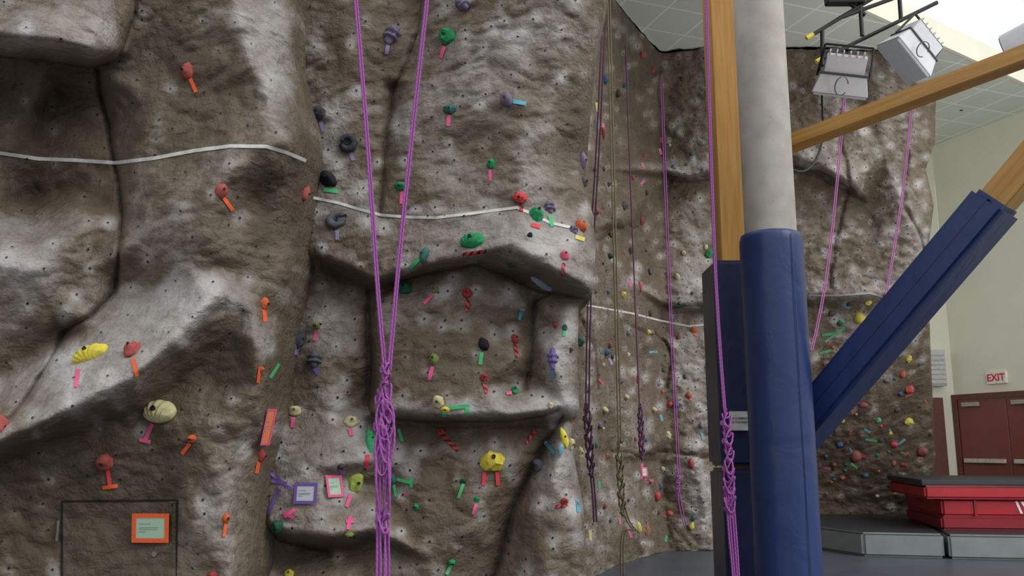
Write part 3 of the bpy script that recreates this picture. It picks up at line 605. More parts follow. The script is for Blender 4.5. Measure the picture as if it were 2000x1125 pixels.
# ------------------------------------------------------------ route cards
def card(px, py, w, h, fr, cardrgb, nm):
    c = castn(px, py, 12); p, nn, dist = c; sc = dist/F; w *= sc; h *= sc
    root = empty("route_card"); x = Vector((0, 0, 1)).cross(nn).normalized(); y = nn.cross(x)
    m = Matrix((x, y, nn)).transposed().to_4x4()
    mx = 0
    for ax in (-.5, 0, .5):
        for ay in (-.5, 0, .5):
            q = p+x*w*ax+y*h*ay; d = (q-CAM).normalized()
            for b in (bvhA, bvhB, bvhC):
                k = b.ray_cast(CAM, d, 40)
                if k[0] is not None and abs(k[3]-dist) < .2: mx = max(mx, ((k[0]-p).dot(nn)))
    m.translation = p+nn*(min(mx, .03)+(.012 if py == 1028 else .004)); root.matrix_world = m
    t = .15*min(w, h)
    def q(x0, x1, y0, y1, z): return [(x0, y0, z), (x1, y0, z), (x1, y1, z), (x0, y1, z)]
    V = []; Fc = []
    a, b = w/2, h/2
    for r in (q(-a, a, b-t, b, .002), q(-a, a, -b, -b+t, .0022), q(-a, -a+t, -b, b, .0024), q(a-t, a, -b, b, .0026)):
        k = len(V); V += r; Fc.append((k, k+1, k+2, k+3))
    o = mk("tape_frame", V, Fc, tapemat(fr), parent=root); o["label"] = TN[fr]+" tape border"
    V = q(-a+t*.5, a-t*.5, -b+t*.5, b-t*.5, 0); mk("paper_card", V, [(0, 1, 2, 3)], plain("paper_"+nm.replace(' ', '_'), cardrgb, .7, .04), parent=root)
    V = []; Fc = []
    for i, (l, yy) in enumerate(((.5, .28), (.85, .02), (.8, -.1), (.3, -.26))):
        k = len(V); V += q(-a*.62, -a*.62+a*1.24*l, b*yy-.0012, b*yy+.0012, .001); Fc.append((k, k+1, k+2, k+3))
    mk("handwriting", V, Fc, plain("ink_grey", (110, 130, 125), .7), parent=root)
    setp(root, f"{nm} paper route card framed with {TN[fr]} tape on the rock", "route card", "route cards")
card(301, 1028, 66, 50, 'o', (166, 192, 168), "pale green"); card(598, 964, 44, 38, 'v', (194, 198, 206), "white"); card(650, 952, 34, 42, 'p', (180, 194, 178), "pale green")
card(518, 832, 24, 68, 'p', (214, 124, 78), "orange"); card(1255, 922, 16, 18, 'p', (200, 214, 196), "pale")

# ------------------------------------------------------------ ropes
def ropemat(name, rgb):
    m, nt, b = newmat(name); tc = nt.nodes.new('ShaderNodeTexCoord'); w = nt.nodes.new('ShaderNodeTexWave'); w.bands_direction = 'DIAGONAL'
    w.inputs['Scale'].default_value = 22; nt.links.new(tc.outputs['Object'], w.inputs['Vector'])
    mx = nt.nodes.new('ShaderNodeMixRGB'); nt.links.new(w.outputs['Fac'], mx.inputs[0]); c = srgb(*rgb)
    mx.inputs[1].default_value = tuple(v*.72 for v in c[:3])+(1,); mx.inputs[2].default_value = c
    nt.links.new(mx.outputs[0], b.inputs['Base Color']); b.inputs['Roughness'].default_value = .8; return m
MR_P = ropemat("purple_rope", (168, 90, 172)); MR_D = ropemat("dark_purple_rope", (102, 60, 96)); MR_O = ropemat("olive_rope", (122, 112, 84)); MR_K = ropemat("pink_purple_rope", (190, 112, 182))
def rope(name, splines, r, mat, label, group):
    cu = bpy.data.curves.new(name, 'CURVE'); cu.dimensions = '3D'; cu.bevel_depth = r; cu.bevel_resolution = 2; cu.use_fill_caps = True
    for sp in splines:
        s = cu.splines.new('NURBS'); s.points.add(len(sp)-1)
        for i, p in enumerate(sp): s.points[i].co = (p[0], p[1], max(p[2], r), 1)
        s.order_u = 3; s.use_endpoint_u = True; s.resolution_u = 3
    t = bpy.data.objects.new("t", cu); COL.objects.link(t); bpy.context.view_layer.update()
    me = bpy.data.meshes.new_from_object(t.evaluated_get(bpy.context.evaluated_depsgraph_get())); bpy.data.objects.remove(t)
    me.name = name; me.materials.clear(); me.materials.append(mat); me.polygons.foreach_set('use_smooth', [True]*len(me.polygons))
    o = bpy.data.objects.new(name, me); COL.objects.link(o); setp(o, label, "rope", group); return o
def line(pts, Y, top=True, zt=7.2):
    P = [at(x, y, Y) for x, y in pts]
    if top:
        d = P[0]-P[1]; t = (zt-P[0].z)/d.z; P.insert(0, P[0]+d*t)
    return P
def chain(x0, y0, x1, y1, Y, wpx, turns, ph=0, dw=.03, lf=.9):
    """one strand of a chain sinnet: loops that overlap down the rope"""
    P = []; n = turns*12; pitch = (y1-y0)/turns
    for i in range(n+1):
        t = i/n; a = t*turns*2*math.pi+ph; env = min(1, 4*t+.3, 4*(1-t)+.3)
        x = x0+(x1-x0)*t+wpx*.5*env*math.sin(a); y = y0+(y1-y0)*t+pitch*.42*lf*math.sin(2*a+ph*.5)*env
        P.append(at(x, y, Y+dw*math.cos(a*1.0+1.3*ph)*env))
    return P
def off(P, dx, dy=0): return [p+Vector((dx, dy, 0)) for p in P]
GR = "top ropes hanging at the climbing wall"
# near left pair
Y = 4.25; r = .0056; sp = []
l1 = line([(693, 0), (718, 300), (737, 600), (750, 722)], Y); l2 = line([(832, 0), (806, 230), (775, 520), (758, 722)], Y)
sp += [l1, off(l1, .0105, .006), l2, off(l2, .0105, .006)]
sp += [chain(752, 708, 754, 750, Y-.015, 17, 2), chain(753, 712, 753, 748, Y-.02, 13, 2, 2.0)]
for k in range(5): sp.append(chain(752+(k-2)*3, 742, 748+(k-2)*5, 900-6*k, Y-.01*(k % 2), 22-2*k, 3, k*1.25, .02, .7))
sp += [chain(748, 985, 746, 1030, Y, 26, 2, 1), chain(744, 1000, 750, 1040, Y, 22, 1, 2)]
for k, (xa, xb, xc) in enumerate(((735, 737, 736), (742, 741, 745), (749, 752, 752), (757, 748, 757), (764, 757, 762), (731, 742, 741), (760, 762, 749))):
    p = [at(xa+(752-xa)*.3, 830+6*k, Y), at(xa, 930, Y-.008*k), at(xb, 1000, Y), at(xc, 1125, Y+.01*k)]; e = p[-1].copy(); e.z = .02; p.append(e); sp.append(p)
for (cx, cy, a, b2) in ((756, 850, 15, 55), (746, 880, 14, 50), (752, 820, 18, 40)):
    sp.append([at(cx+a*math.sin(t), cy-b2*math.cos(t), Y-.02) for t in np.linspace(0, 6.28, 14)])
rope("climbing_rope", sp, r, MR_P, "long purple climbing rope doubled and chain-knotted near the ground", GR)
# near right
Y = 6.05; sp = []
l1 = line([(1378, 0), (1388, 350), (1400, 640), (1414, 805)], Y); sp += [l1, off(l1, .013, .006)]
for k in range(3): sp.append(chain(1414+k*2, 800, 1423+k*2, 905, Y, 17, 3, k*2.1, .025, .6))
for k in range(3): sp.append(chain(1422, 895, 1426, 1010, Y, 24-2*k, 3, 1+k*2.1, .025, .6))
for xa in (-8, -3, 3, 8):
    p = [at(1424+xa*.8, 950, Y), at(1430+xa, 1040, Y), at(1438+xa*.7, 1125, Y)]; e = p[-1].copy(); e.z = .02; p.append(e); sp.append(p)
rope("climbing_rope", sp, .0066, MR_P, "purple climbing rope with chain knot hanging beside the padded post", GR)
# far ropes
def farrope(pts, Y, mat, ch, end, lab, rr=.008, dbl=True, wp=14, top=True):
    l = line(pts, Y, top, 6.9); sp = [l]
    if dbl: sp.append(off(l, .028, .01))
    if ch:
        for k in range(3): sp.append(chain(*ch, Y, wp*(1-.1*k), 4, k*2.1, .03, .6))
    if end: sp.append([at(*e, Y) for e in end]); sp.append([at(e[0]+5, e[1], Y) for e in end])
    rope("climbing_rope", sp, rr, mat, lab, GR)
farrope([(1187, 20), (1196, 400), (1208, 862)], 8.8, MR_O, (1208, 865, 1216, 1010), [(1216, 990), (1222, 1020), (1244, 1040), (1216, 1030), (1212, 1070), (1213, 1125), (1214, 1125)], "olive-brown climbing rope with chain knot hanging at the wall", .008, True, 15)
farrope([(1176, 40), (1165, 300), (1146, 570), (1144, 800)], 7.6, MR_D, (1145, 790, 1155, 935), [(1152, 920), (1158, 960), (1160, 1020)], "dark purple climbing rope with chain knot along the corner", .0075, True, 16)
farrope([(1222, 90), (1234, 450), (1249, 790)], 9.8, MR_D, (1250, 790, 1254, 900), None, "dark purple climbing rope with chain knot on the far wall", .009, False, 11, False)
farrope([(1290, 150), (1302, 500), (1318, 830), (1324, 925)], 10.9, MR_P, (1324, 920, 1324, 970), [(1322, 960), (1328, 1000), (1336, 1026)], "thin purple climbing rope on the far wall", .007, True, 8, False)
farrope([(1648, 190), (1630, 400), (1605, 600), (1583, 684)], 11.3, MR_K, None, None, "pinkish purple climbing rope hanging at the far wall", .008, True, 8, False)
farrope([(1779, 205), (1768, 340), (1742, 500), (1722, 618)], 11.9, MR_K, None, None, "pinkish purple climbing rope on the far tower", .008, True, 8, False)

# ------------------------------------------------------------ room shell
def prism(name, poly, z0, z1, mats, parent=None, bevel=0, topmat=0):
    bm = bmesh.new(); lo = [bm.verts.new((x, y, z0)) for x, y in poly]; hi = [bm.verts.new((x, y, z1)) for x, y in poly]; n = len(poly)
    bm.faces.new(lo[::-1]); tf = bm.faces.new(hi)
    for i in range(n): bm.faces.new((lo[i], lo[(i+1) % n], hi[(i+1) % n], hi[i]))
    bmesh.ops.recalc_face_normals(bm, faces=bm.faces)
    if bevel: bmesh.ops.bevel(bm, geom=list(bm.edges), offset=bevel, segments=3, affect='EDGES')
    me = bpy.data.meshes.new(name)
    for f in bm.faces:
        f.material_index = topmat if (f.normal.z > .7 and f.calc_center_median().z > (z0+z1)/2) else 0
        f.smooth = False
    bm.to_mesh(me); bm.free()
    for m in (mats if isinstance(mats, list) else [mats]): me.materials.append(m)
    o = bpy.data.objects.new(name, me); COL.objects.link(o)
    if parent: o.parent = parent
    return o
M_FLOOR = plain("blue_grey_vinyl_floor", (72, 78, 88), .4, .12, 3)
fl = prism("floor", [(-7, -4), (13, -4), (13, 18), (-7, 18)], -.12, -.001, M_FLOOR); setp(fl, kind="structure")
# ceiling tiles
m, nt, b = newmat("ceiling_tiles"); tc = nt.nodes.new('ShaderNodeTexCoord'); mp = nt.nodes.new('ShaderNodeMapping'); mp.inputs['Rotation'].default_value = (0, 0, math.radians(-20))
br = nt.nodes.new('ShaderNodeTexBrick'); br.offset = 0; br.inputs['Scale'].default_value = 1; br.inputs['Brick Width'].default_value = .61; br.inputs['Row Height'].default_value = .61; br.inputs['Mortar Size'].default_value = .014
br.inputs['Color1'].default_value = srgb(222, 228, 220); br.inputs['Color2'].default_value = srgb(212, 220, 212); br.inputs['Mortar'].default_value = srgb(250, 252, 248)
nt.links.new(tc.outputs['Object'], mp.inputs[0]); nt.links.new(mp.outputs[0], br.inputs['Vector']); nt.links.new(br.outputs['Color'], b.inputs['Base Color']); b.inputs['Roughness'].default_value = .9
M_CEIL = m
sl = .677
ey = lambda x: 10.28+(x-4.18)*sl
ce = prism("ceiling", [(.7, ey(.7)), (11, ey(11)), (11, 18), (.7, 18)], 6.95, 7.05, M_CEIL); setp(ce, kind="structure")
M_CREAM = plain("cream_paint", (232, 231, 212), .7, .03, 2)
fa = prism("trim_1", [(.7, ey(.7)-.06), (11, ey(11)-.06), (11, ey(11)), (.7, ey(.7))], 6.93, 7.28, M_CREAM); setp(fa, kind="structure")
W0 = Vector((7.97, 15.8, 0)); WD = Vector((.376, -.927, 0)).normalized(); WN = Vector((WD.y, -WD.x, 0))
def wp(s, t, z): return W0+WD*s+WN*t+Vector((0, 0, z))
def wbox(name, s0, s1, z0, z1, t0, t1, mat, parent=None):
    V = [wp(s, t, z) for z in (z0, z1) for t in (t0, t1) for s in (s0, s1)]
    Fc = [(0, 1, 3, 2), (4, 6, 7, 5), (0, 4, 5, 1), (2, 3, 7, 6), (0, 2, 6, 4), (1, 5, 7, 3)]
    o = mk(name, V, Fc, mat, parent=parent)
    bm = bmesh.new(); bm.from_mesh(o.data); bmesh.ops.recalc_face_normals(bm, faces=bm.faces)
    bmesh.ops.bevel(bm, geom=list(bm.edges), offset=min(.004, abs(t1-t0)*.2), segments=1, affect='EDGES'); bm.to_mesh(o.data); bm.free()
    return o
def ws(px, py):
    d = ray(px, py); k = (W0-CAM).dot(WN)/d.dot(WN); p = CAM+d*k; return (p-W0).dot(WD), p.z
wr = wbox("wall_right", -.0, 6.5, 0, 6.95, -.12, 0, M_CREAM); setp(wr, kind="structure")
wb = prism("wall_back", [(5.6, 15.8), (7.97, 15.8), (7.97, 15.92), (5.6, 15.92)], 0, 6.95, M_CREAM); setp(wb, kind="structure")
M_DOOR = plain("red_brown_door", (128, 70, 60), .5, .06, 4); M_DFR = plain("door_frame_brown", (104, 58, 50), .5)
s0, zt = ws(1872, 783); s1, _ = ws(1968, 785)
ww = s1-s0; zt = 2.15
dr = empty("door_1", wp(s0+ww, 0, 0)); setp(dr, "red-brown double exit doors with push bars", kind="structure")
def ch(o, par=dr):
    o.parent = par; o.matrix_parent_inverse = Matrix.Translation(par.location).inverted(); return o
bpy.context.view_layer.update()
ch(wbox("door_frame", s0-.1, s0, 0, zt+.1, 0, .06, M_DFR)); ch(wbox("door_frame", s0+2*ww, s0+2*ww+.1, 0, zt+.1, 0, .06, M_DFR)); ch(wbox("door_frame", s0, s0+2*ww, zt, zt+.1, 0, .06, M_DFR))
for i in range(2):
    a = s0+ww*i+.012; lf = ch(wbox("door_leaf", a, a+ww-.024, .01, zt-.01, .005, .035, M_DOOR))
    bar = wbox("push_bar", a+.08, a+ww-.1, 1.06, 1.13, .05, .11, plain("bar_bright", (205, 200, 192), .4)); ch(bar)
    ch(wbox("door_closer", a+.12, a+.45, zt-.12, zt-.05, .036, .1, plain("closer_grey", (170, 165, 158), .4)))
xs, xz = ws(1949, 738)
es = empty("exit_sign", wp(xs, 0, xz)); bpy.context.view_layer.update()
ch(wbox("sign_housing", xs-.19, xs+.19, xz-.1, xz+.1, 0, .05, plain("sign_white", (240, 234, 228), .4)), es)
def text(s, size, mat, M, name="lettering", sx=1, bold=0.0):
    cu = bpy.data.curves.new(name, 'FONT'); cu.body = s; cu.size = size; cu.align_x = 'CENTER'; cu.align_y = 'CENTER'; cu.extrude = .001; cu.offset = bold
    t = bpy.data.objects.new("t", cu); COL.objects.link(t); bpy.context.view_layer.update()
    me = bpy.data.meshes.new_from_object(t.evaluated_get(bpy.context.evaluated_depsgraph_get())); bpy.data.objects.remove(t)
    me.materials.clear(); me.materials.append(mat); me.name = name
    me.transform(Matrix.Scale(sx, 4, (1, 0, 0)))
    me.transform(M); o = bpy.data.objects.new(name, me); COL.objects.link(o); return o
M_REDL = plain("sign_red", (214, 40, 40), .5)
Mt = Matrix((WD, Vector((0, 0, 1)), WN)).transposed().to_4x4(); Mt.translation = wp(xs, .053, xz)
ch(text("EXIT", .17, M_REDL, Mt, bold=.004), es); setp(es, "white exit sign with red letters above the doors", "exit sign")
# narrow side door + wall louver
sd = prism("door_2", [(7.44, 15.74), (7.74, 15.74), (7.74, 15.8), (7.44, 15.8)], 0, 2.2, M_DFR); setp(sd, kind="structure")
lv = empty("wall_vent", (7.5, 15.6, 2.75)); bpy.context.view_layer.update(); M_LV = plain("vent_grey", (200, 202, 200), .5)
ch(prism("vent_body", [(7.36, 15.6), (7.78, 15.6), (7.78, 15.8), (7.36, 15.8)], 2.4, 3.05, M_LV, bevel=.01), lv)
for i in range(7):
    ch(prism("louvre", [(7.38, 15.57), (7.76, 15.57), (7.76, 15.6), (7.38, 15.6)], 2.44+i*.085, 2.48+i*.085, M_LV), lv)
setp(lv, "pale grey louvred vent box on the back wall", "vent")

# ------------------------------------------------------------ structural column, post, braces, pads
def lathe(name, c, prof, mat, n=64, wob=0, seed=0, parent=None):
    V = []; Fc = []
    for (r_, z) in prof:
        for k in range(n):
            a = k*2*math.pi/n; rr_ = r_*(1+wob*noise.noise(Vector((math.cos(a)*2, math.sin(a)*2, z*2.2+seed))))
            V.append((c[0]+rr_*math.cos(a), c[1]+rr_*math.sin(a), z))
    for i in range(len(prof)-1):
        for k in range(n): Fc.append((i*n+k, i*n+(k+1) % n, (i+1)*n+(k+1) % n, (i+1)*n+k))
    Fc.append(tuple(range(n))[::-1]); Fc.append(tuple(range((len(prof)-1)*n, len(prof)*n)))
    return mk(name, V, Fc, mat, parent=parent, smooth=True)
# concrete
m, nt, b = newmat("cast_concrete"); tc = nt.nodes.new('ShaderNodeTexCoord')
n1 = nt.nodes.new('ShaderNodeTexNoise'); n1.inputs['Scale'].default_value = 6; n1.inputs['Detail'].default_value = 8; vo = nt.nodes.new('ShaderNodeTexVoronoi'); vo.inputs['Scale'].default_value = 22
for q in (n1, vo): nt.links.new(tc.outputs['Object'], q.inputs['Vector'])
r1 = nt.nodes.new('ShaderNodeValToRGB'); r1.color_ramp.elements[0].position = .3; r1.color_ramp.elements[1].position = .7; r1.color_ramp.elements[0].color = srgb(168, 163, 156); r1.color_ramp.elements[1].color = srgb(190, 185, 178)
nt.links.new(n1.outputs['Fac'], r1.inputs['Fac'])
r2 = nt.nodes.new('ShaderNodeValToRGB'); r2.color_ramp.elements[0].position = .05; r2.color_ramp.elements[1].position = .1; r2.color_ramp.elements[0].color = (.35, .33, .31, 1); r2.color_ramp.elements[1].color = (1, 1, 1, 1)
nt.links.new(vo.outputs['Distance'], r2.inputs['Fac']); mm = nt.nodes.new('ShaderNodeMixRGB'); mm.blend_type = 'MULTIPLY'; mm.inputs[0].default_value = .7
nt.links.new(r1.outputs[0], mm.inputs[1]); nt.links.new(r2.outputs[0], mm.inputs[2]); nt.links.new(mm.outputs[0], b.inputs['Base Color']); b.inputs['Roughness'].default_value = .8
CX, CY = 1.985, 6.5
cc_ = lathe("concrete_column", (CX, CY), [(.193, z) for z in np.linspace(0, 7.2, 20)], m); setp(cc_, "round pale grey cast concrete column with small air holes", "column")
def vinyl(name, rgb):
    m, nt, b = newmat(name); tc = nt.nodes.new('ShaderNodeTexCoord'); mp = nt.nodes.new('ShaderNodeMapping'); mp.inputs['Scale'].default_value = (2, 2, 1.4)
    n = nt.nodes.new('ShaderNodeTexNoise'); n.inputs['Scale'].default_value = 2.5; n.inputs['Detail'].default_value = 3; n.inputs['Distortion'].default_value = .8
    nt.links.new(tc.outputs['Object'], mp.inputs[0]); nt.links.new(mp.outputs[0], n.inputs['Vector'])
    c = srgb(*rgb); r = nt.nodes.new('ShaderNodeValToRGB'); r.color_ramp.elements[0].color = tuple(v*.85 for v in c[:3])+(1,); r.color_ramp.elements[1].color = tuple(v*1.15 for v in c[:3])+(1,)
    nt.links.new(n.outputs['Fac'], r.inputs['Fac']); nt.links.new(r.outputs[0], b.inputs['Base Color']); b.inputs['Roughness'].default_value = .38
    bp = nt.nodes.new('ShaderNodeBump'); bp.inputs['Strength'].default_value = .25; bp.inputs['Distance'].default_value = .03; nt.links.new(n.outputs['Fac'], bp.inputs['Height']); nt.links.new(bp.outputs[0], b.inputs['Normal']); return m
M_BLUE = vinyl("blue_vinyl", (36, 56, 106)); M_NAVY = vinyl("navy_vinyl", (28, 38, 70))
cp = empty("column_pad", (CX, CY, 0)); bpy.context.view_layer.update()
prof = [(.2, .01), (.235, .02)]+[(.235, z) for z in np.linspace(.1, 1.32, 12)]+[(.232, 1.35), (.235, 1.38)]+[(.235, z) for z in np.linspace(1.45, 2.86, 14)]+[(.232, 2.9), (.222, 2.935), (.196, 2.945)]
ch(lathe("pad_cover", (CX, CY), prof, M_BLUE, 64, .02), cp)
a = math.radians(-75); sx, sy = CX+.238*math.cos(a), CY+.238*math.sin(a)
ch(cyl_between("seam", (sx+.02, sy, .02), (sx+.02, sy, 2.9), .003, M_BLUE, 6), cp)
setp(cp, "blue vinyl safety pad wrapped around the concrete column", "safety pad")
# wood
m, nt, b = newmat("glulam_wood"); tc = nt.nodes.new('ShaderNodeTexCoord'); mp = nt.nodes.new('ShaderNodeMapping'); mp.inputs['Scale'].default_value = (14, 14, .8)
n1 = nt.nodes.new('ShaderNodeTexNoise'); n1.inputs['Scale'].default_value = 2.5; n1.inputs['Detail'].default_value = 6; nt.links.new(tc.outputs['Object'], mp.inputs[0]); nt.links.new(mp.outputs[0], n1.inputs['Vector'])
r1 = nt.nodes.new('ShaderNodeValToRGB'); r1.color_ramp.elements[0].position = .3; r1.color_ramp.elements[1].position = .75; r1.color_ramp.elements[0].color = srgb(172, 124, 58); r1.color_ramp.elements[1].color = srgb(200, 154, 82)
nt.links.new(n1.outputs['Fac'], r1.inputs['Fac']); nt.links.new(r1.outputs[0], b.inputs['Base Color']); b.inputs['Roughness'].default_value = .45; M_WOOD = m
def beam(name, a, b, w, d, mat, up=Vector((0, 0, 1)), bevel=.012):
    a, b = Vector(a), Vector(b); L = (b-a).length; z = (b-a)/L; x = up.cross(z).normalized(); y = z.cross(x)
    bm = bmesh.new(); bmesh.ops.create_cube(bm, size=1)
    for v in bm.verts: v.co = Vector((v.co.x*w, v.co.y*d, (v.co.z+.5)*L))
    bmesh.ops.bevel(bm, geom=list(bm.edges), offset=bevel, segments=4, affect='EDGES')
    me = bpy.data.meshes.new(name); bm.to_mesh(me); bm.free(); me.materials.append(mat)
    o = bpy.data.objects.new(name, me); COL.objects.link(o); M = Matrix((x, y, z)).transposed().to_4x4(); M.translation = a; o.matrix_world = M; return o
po = prism("wooden_post", [(1.75, 7.12), (2.12, 7.12), (2.12, 7.42), (1.75, 7.42)], 0, 7.2, M_WOOD, bevel=.01); setp(po, "tall golden glulam timber post behind the column", "timber post")
pp = empty("post_pad", (1.9, 7.1, 0)); bpy.context.view_layer.update()
ch(prism("pad_section", [(1.665, 7.02), (2.2, 7.02), (2.2, 7.5), (1.665, 7.5)], .01, 1.17, M_NAVY, bevel=.03), pp)
ch(prism("pad_section", [(1.66, 7.02), (2.2, 7.02), (2.2, 7.5), (1.66, 7.5)], 1.19, 2.86, M_NAVY, bevel=.03), pp); setp(pp, "navy blue vinyl pads strapped around the timber post", "safety pad")
# upper brace
A0 = at(1520, 290, 7.15); A1 = at(2075, 82, 5.7)
o = beam("timber_brace", A0, A1, .16, .12, M_WOOD, bevel=.006); setp(o, "slanting golden timber brace beam", "timber brace")
B0_ = at(1545, 868, 7.0); B1_ = at(1950, 392, 5.8); dB = (B1_-B0_).normalized()
o = beam("timber_brace", B0_-dB*.1, B1_+dB*2.2, .2, .2, M_WOOD, bevel=.006); setp(o, "steep golden timber brace beam running into the padding", "timber brace")
bp_ = empty("brace_pad", B0_); bpy.context.view_layer.update()
o = beam("pad_cover", B0_, B1_, .34, .27, M_BLUE, bevel=.035); bpy.context.view_layer.update(); o.parent = bp_; o.matrix_parent_inverse = bp_.matrix_world.inverted()
o = beam("pad_seam", B0_+dB*.02, B1_-dB*.02, .344, .006, M_NAVY, bevel=.001); bpy.context.view_layer.update(); o.parent = bp_; o.matrix_parent_inverse = bp_.matrix_world.inverted()
setp(bp_, "blue vinyl pad sleeve around the slanting timber brace", "safety pad")
# sign on post pad
sg = empty("warning_sign", (1.83, 7.0, 1.6)); bpy.context.view_layer.update()
c0 = at(1443, 822, 6.995); w_, h_ = .145, .15
ch(prism("sign_plate", [(c0.x-w_/2, 7.0), (c0.x+w_/2, 7.0), (c0.x+w_/2, 7.018), (c0.x-w_/2, 7.018)], c0.z-h_/2, c0.z+h_/2, plain("sign_pale", (205, 205, 205), .5)), sg)
M_INK = plain("sign_ink", (60, 60, 62), .6)
for i, s in enumerate(("NO CLIMBING", "ON THE PADS")):
    Mt = Matrix(((1, 0, 0, c0.x), (0, 0, -1, 6.998), (0, 1, 0, c0.z+.02-.03*i), (0, 0, 0, 1))); ch(text(s, .022, M_INK, Mt), sg)
setp(sg, "small white no-climbing sign on the navy post pad", "sign")

# ------------------------------------------------------------ mats
M_MBLK = plain("black_mat_vinyl", (42, 43, 47), .5, .1, 5); M_MGRY = plain("grey_mat_vinyl", (128, 136, 136), .45, .08, 5); M_MRED = plain("red_mat_vinyl", (170, 20, 36), .45, .1, 4); M_MRD2 = plain("dark_red_mat_vinyl", (134, 20, 34), .45, .1, 4)
def gmat(poly, z0, z1, ms, lab, grp, bev=.03):
    o = prism("gym_mat", poly, z0, z1, ms, bevel=bev, topmat=1); setp(o, lab, "gym mat", grp); return o
gmat([(4.36, 11.2), (5.27, 11.0), (6.3, 14.15), (4.5, 14.15), (3.95, 12.3)], 0, .29, [M_MGRY, M_MBLK], "thick floor mat with black top and grey sides", "floor crash mats")
gmat([(5.3, 10.95), (8.0, 10.5), (8.0, 14.1), (6.32, 14.1)], 0, .29, [M_MGRY, M_MBLK], "thick floor mat with black top and grey sides", "floor crash mats")
RS = "stacked red mats"
r1_ = gmat([(5.5, 11.5), (7.8, 11.2), (7.9, 12.9), (5.8, 13.2)], .29, .46, [M_MRD2, M_MRD2], "dark red vinyl crash mat lying on floor mats", RS)
r2_ = gmat([(5.52, 11.5), (7.8, 11.2), (7.9, 12.9), (5.8, 13.2)], .46, .68, [M_MRED, M_MRED], "red vinyl crash mat with white logo on its side", RS)
r3_ = gmat([(5.28, 11.42), (7.8, 11.1), (7.9, 12.9), (5.6, 13.25)], .68, .85, [M_MRED, M_MBLK], "red vinyl crash mat under a black folding mat", RS)
r4_ = gmat([(5.26, 11.45), (7.75, 11.1), (7.9, 12.9), (5.6, 13.3)], .85, .92, [M_MBLK, M_MBLK], "thin black folding mat on top of the stack", RS, .012)
dM = Vector((2.28, -.3, 0)).normalized(); nM = Vector((dM.y, -dM.x, 0))
Mt = Matrix((dM, Vector((0, 0, 1)), nM)).transposed().to_4x4(); Mt.translation = Vector((5.52, 11.5, .57))+dM*1.08+nM*.004
o = text("\\VA", .2, plain("logo_white", (235, 235, 235), .5), Mt, sx=1.2, bold=.005); o.parent = r2_; o["label"] = "white logo letters"
o = prism("strap", [(5.9, 11.43), (5.93, 11.426), (5.93, 11.45), (5.9, 11.45)], .47, .66, M_MRD2); o.parent = r2_

# ------------------------------------------------------------ rig lights
M_BLKS = plain("black_steel", (26, 26, 28), .4, metal=.3); M_WLT = plain("white_lamp_housing", (190, 191, 196), .4, .04); M_LENS = plain("lamp_glass", (165, 170, 176), .15, .03); M_YT = plain("yellow_cap", (220, 205, 60), .5)
M_SLOT = plain("dark_vent_slot", (70, 72, 76), .6)
rig = empty("lighting_rig", at(1680, 60, 8.6)); bpy.context.view_layer.update()
YR = 8.6
for a, b in (((1580, 72), (1765, -40)), ((1600, 118), (1830, 5)), ((1606, 60), (1606, 128)), ((1680, 8), (1684, 70)), ((1755, -30), (1760, 42)), ((1640, 35), (1900, -60)), ((1612, -30), (1690, 30)), ((1598, 132), (1625, 150))):
    ch(cyl_between("pipe", at(*a, YR), at(*b, YR), .022, M_BLKS, 10), rig)
for a, b in (((1575, 75), (1588, 67)), ((1594, 121), (1603, 116))): ch(cyl_between("end_cap", at(*a, YR), at(*b, YR), .025, M_YT, 10), rig)
ch(cyl_between("hanger", at(1684, 20, YR), at(1684, 20, YR)+Vector((0, 0, 1.0)), .015, M_BLKS, 8), rig); ch(cyl_between("hanger", at(1760, -20, YR), at(1760, -20, YR)+Vector((0, 0, .9)), .015, M_BLKS, 8), rig)
pbk = at(1650, 5, YR); ch(prism("ballast_box", [(pbk.x-.2, YR-.06), (pbk.x+.2, YR-.06), (pbk.x+.2, YR+.06), (pbk.x-.2, YR+.06)], pbk.z-.02, pbk.z+.1, M_BLKS, bevel=.01), rig)
setp(rig, "black steel pipe frame suspended from the roof carrying floodlights", "lighting rig")
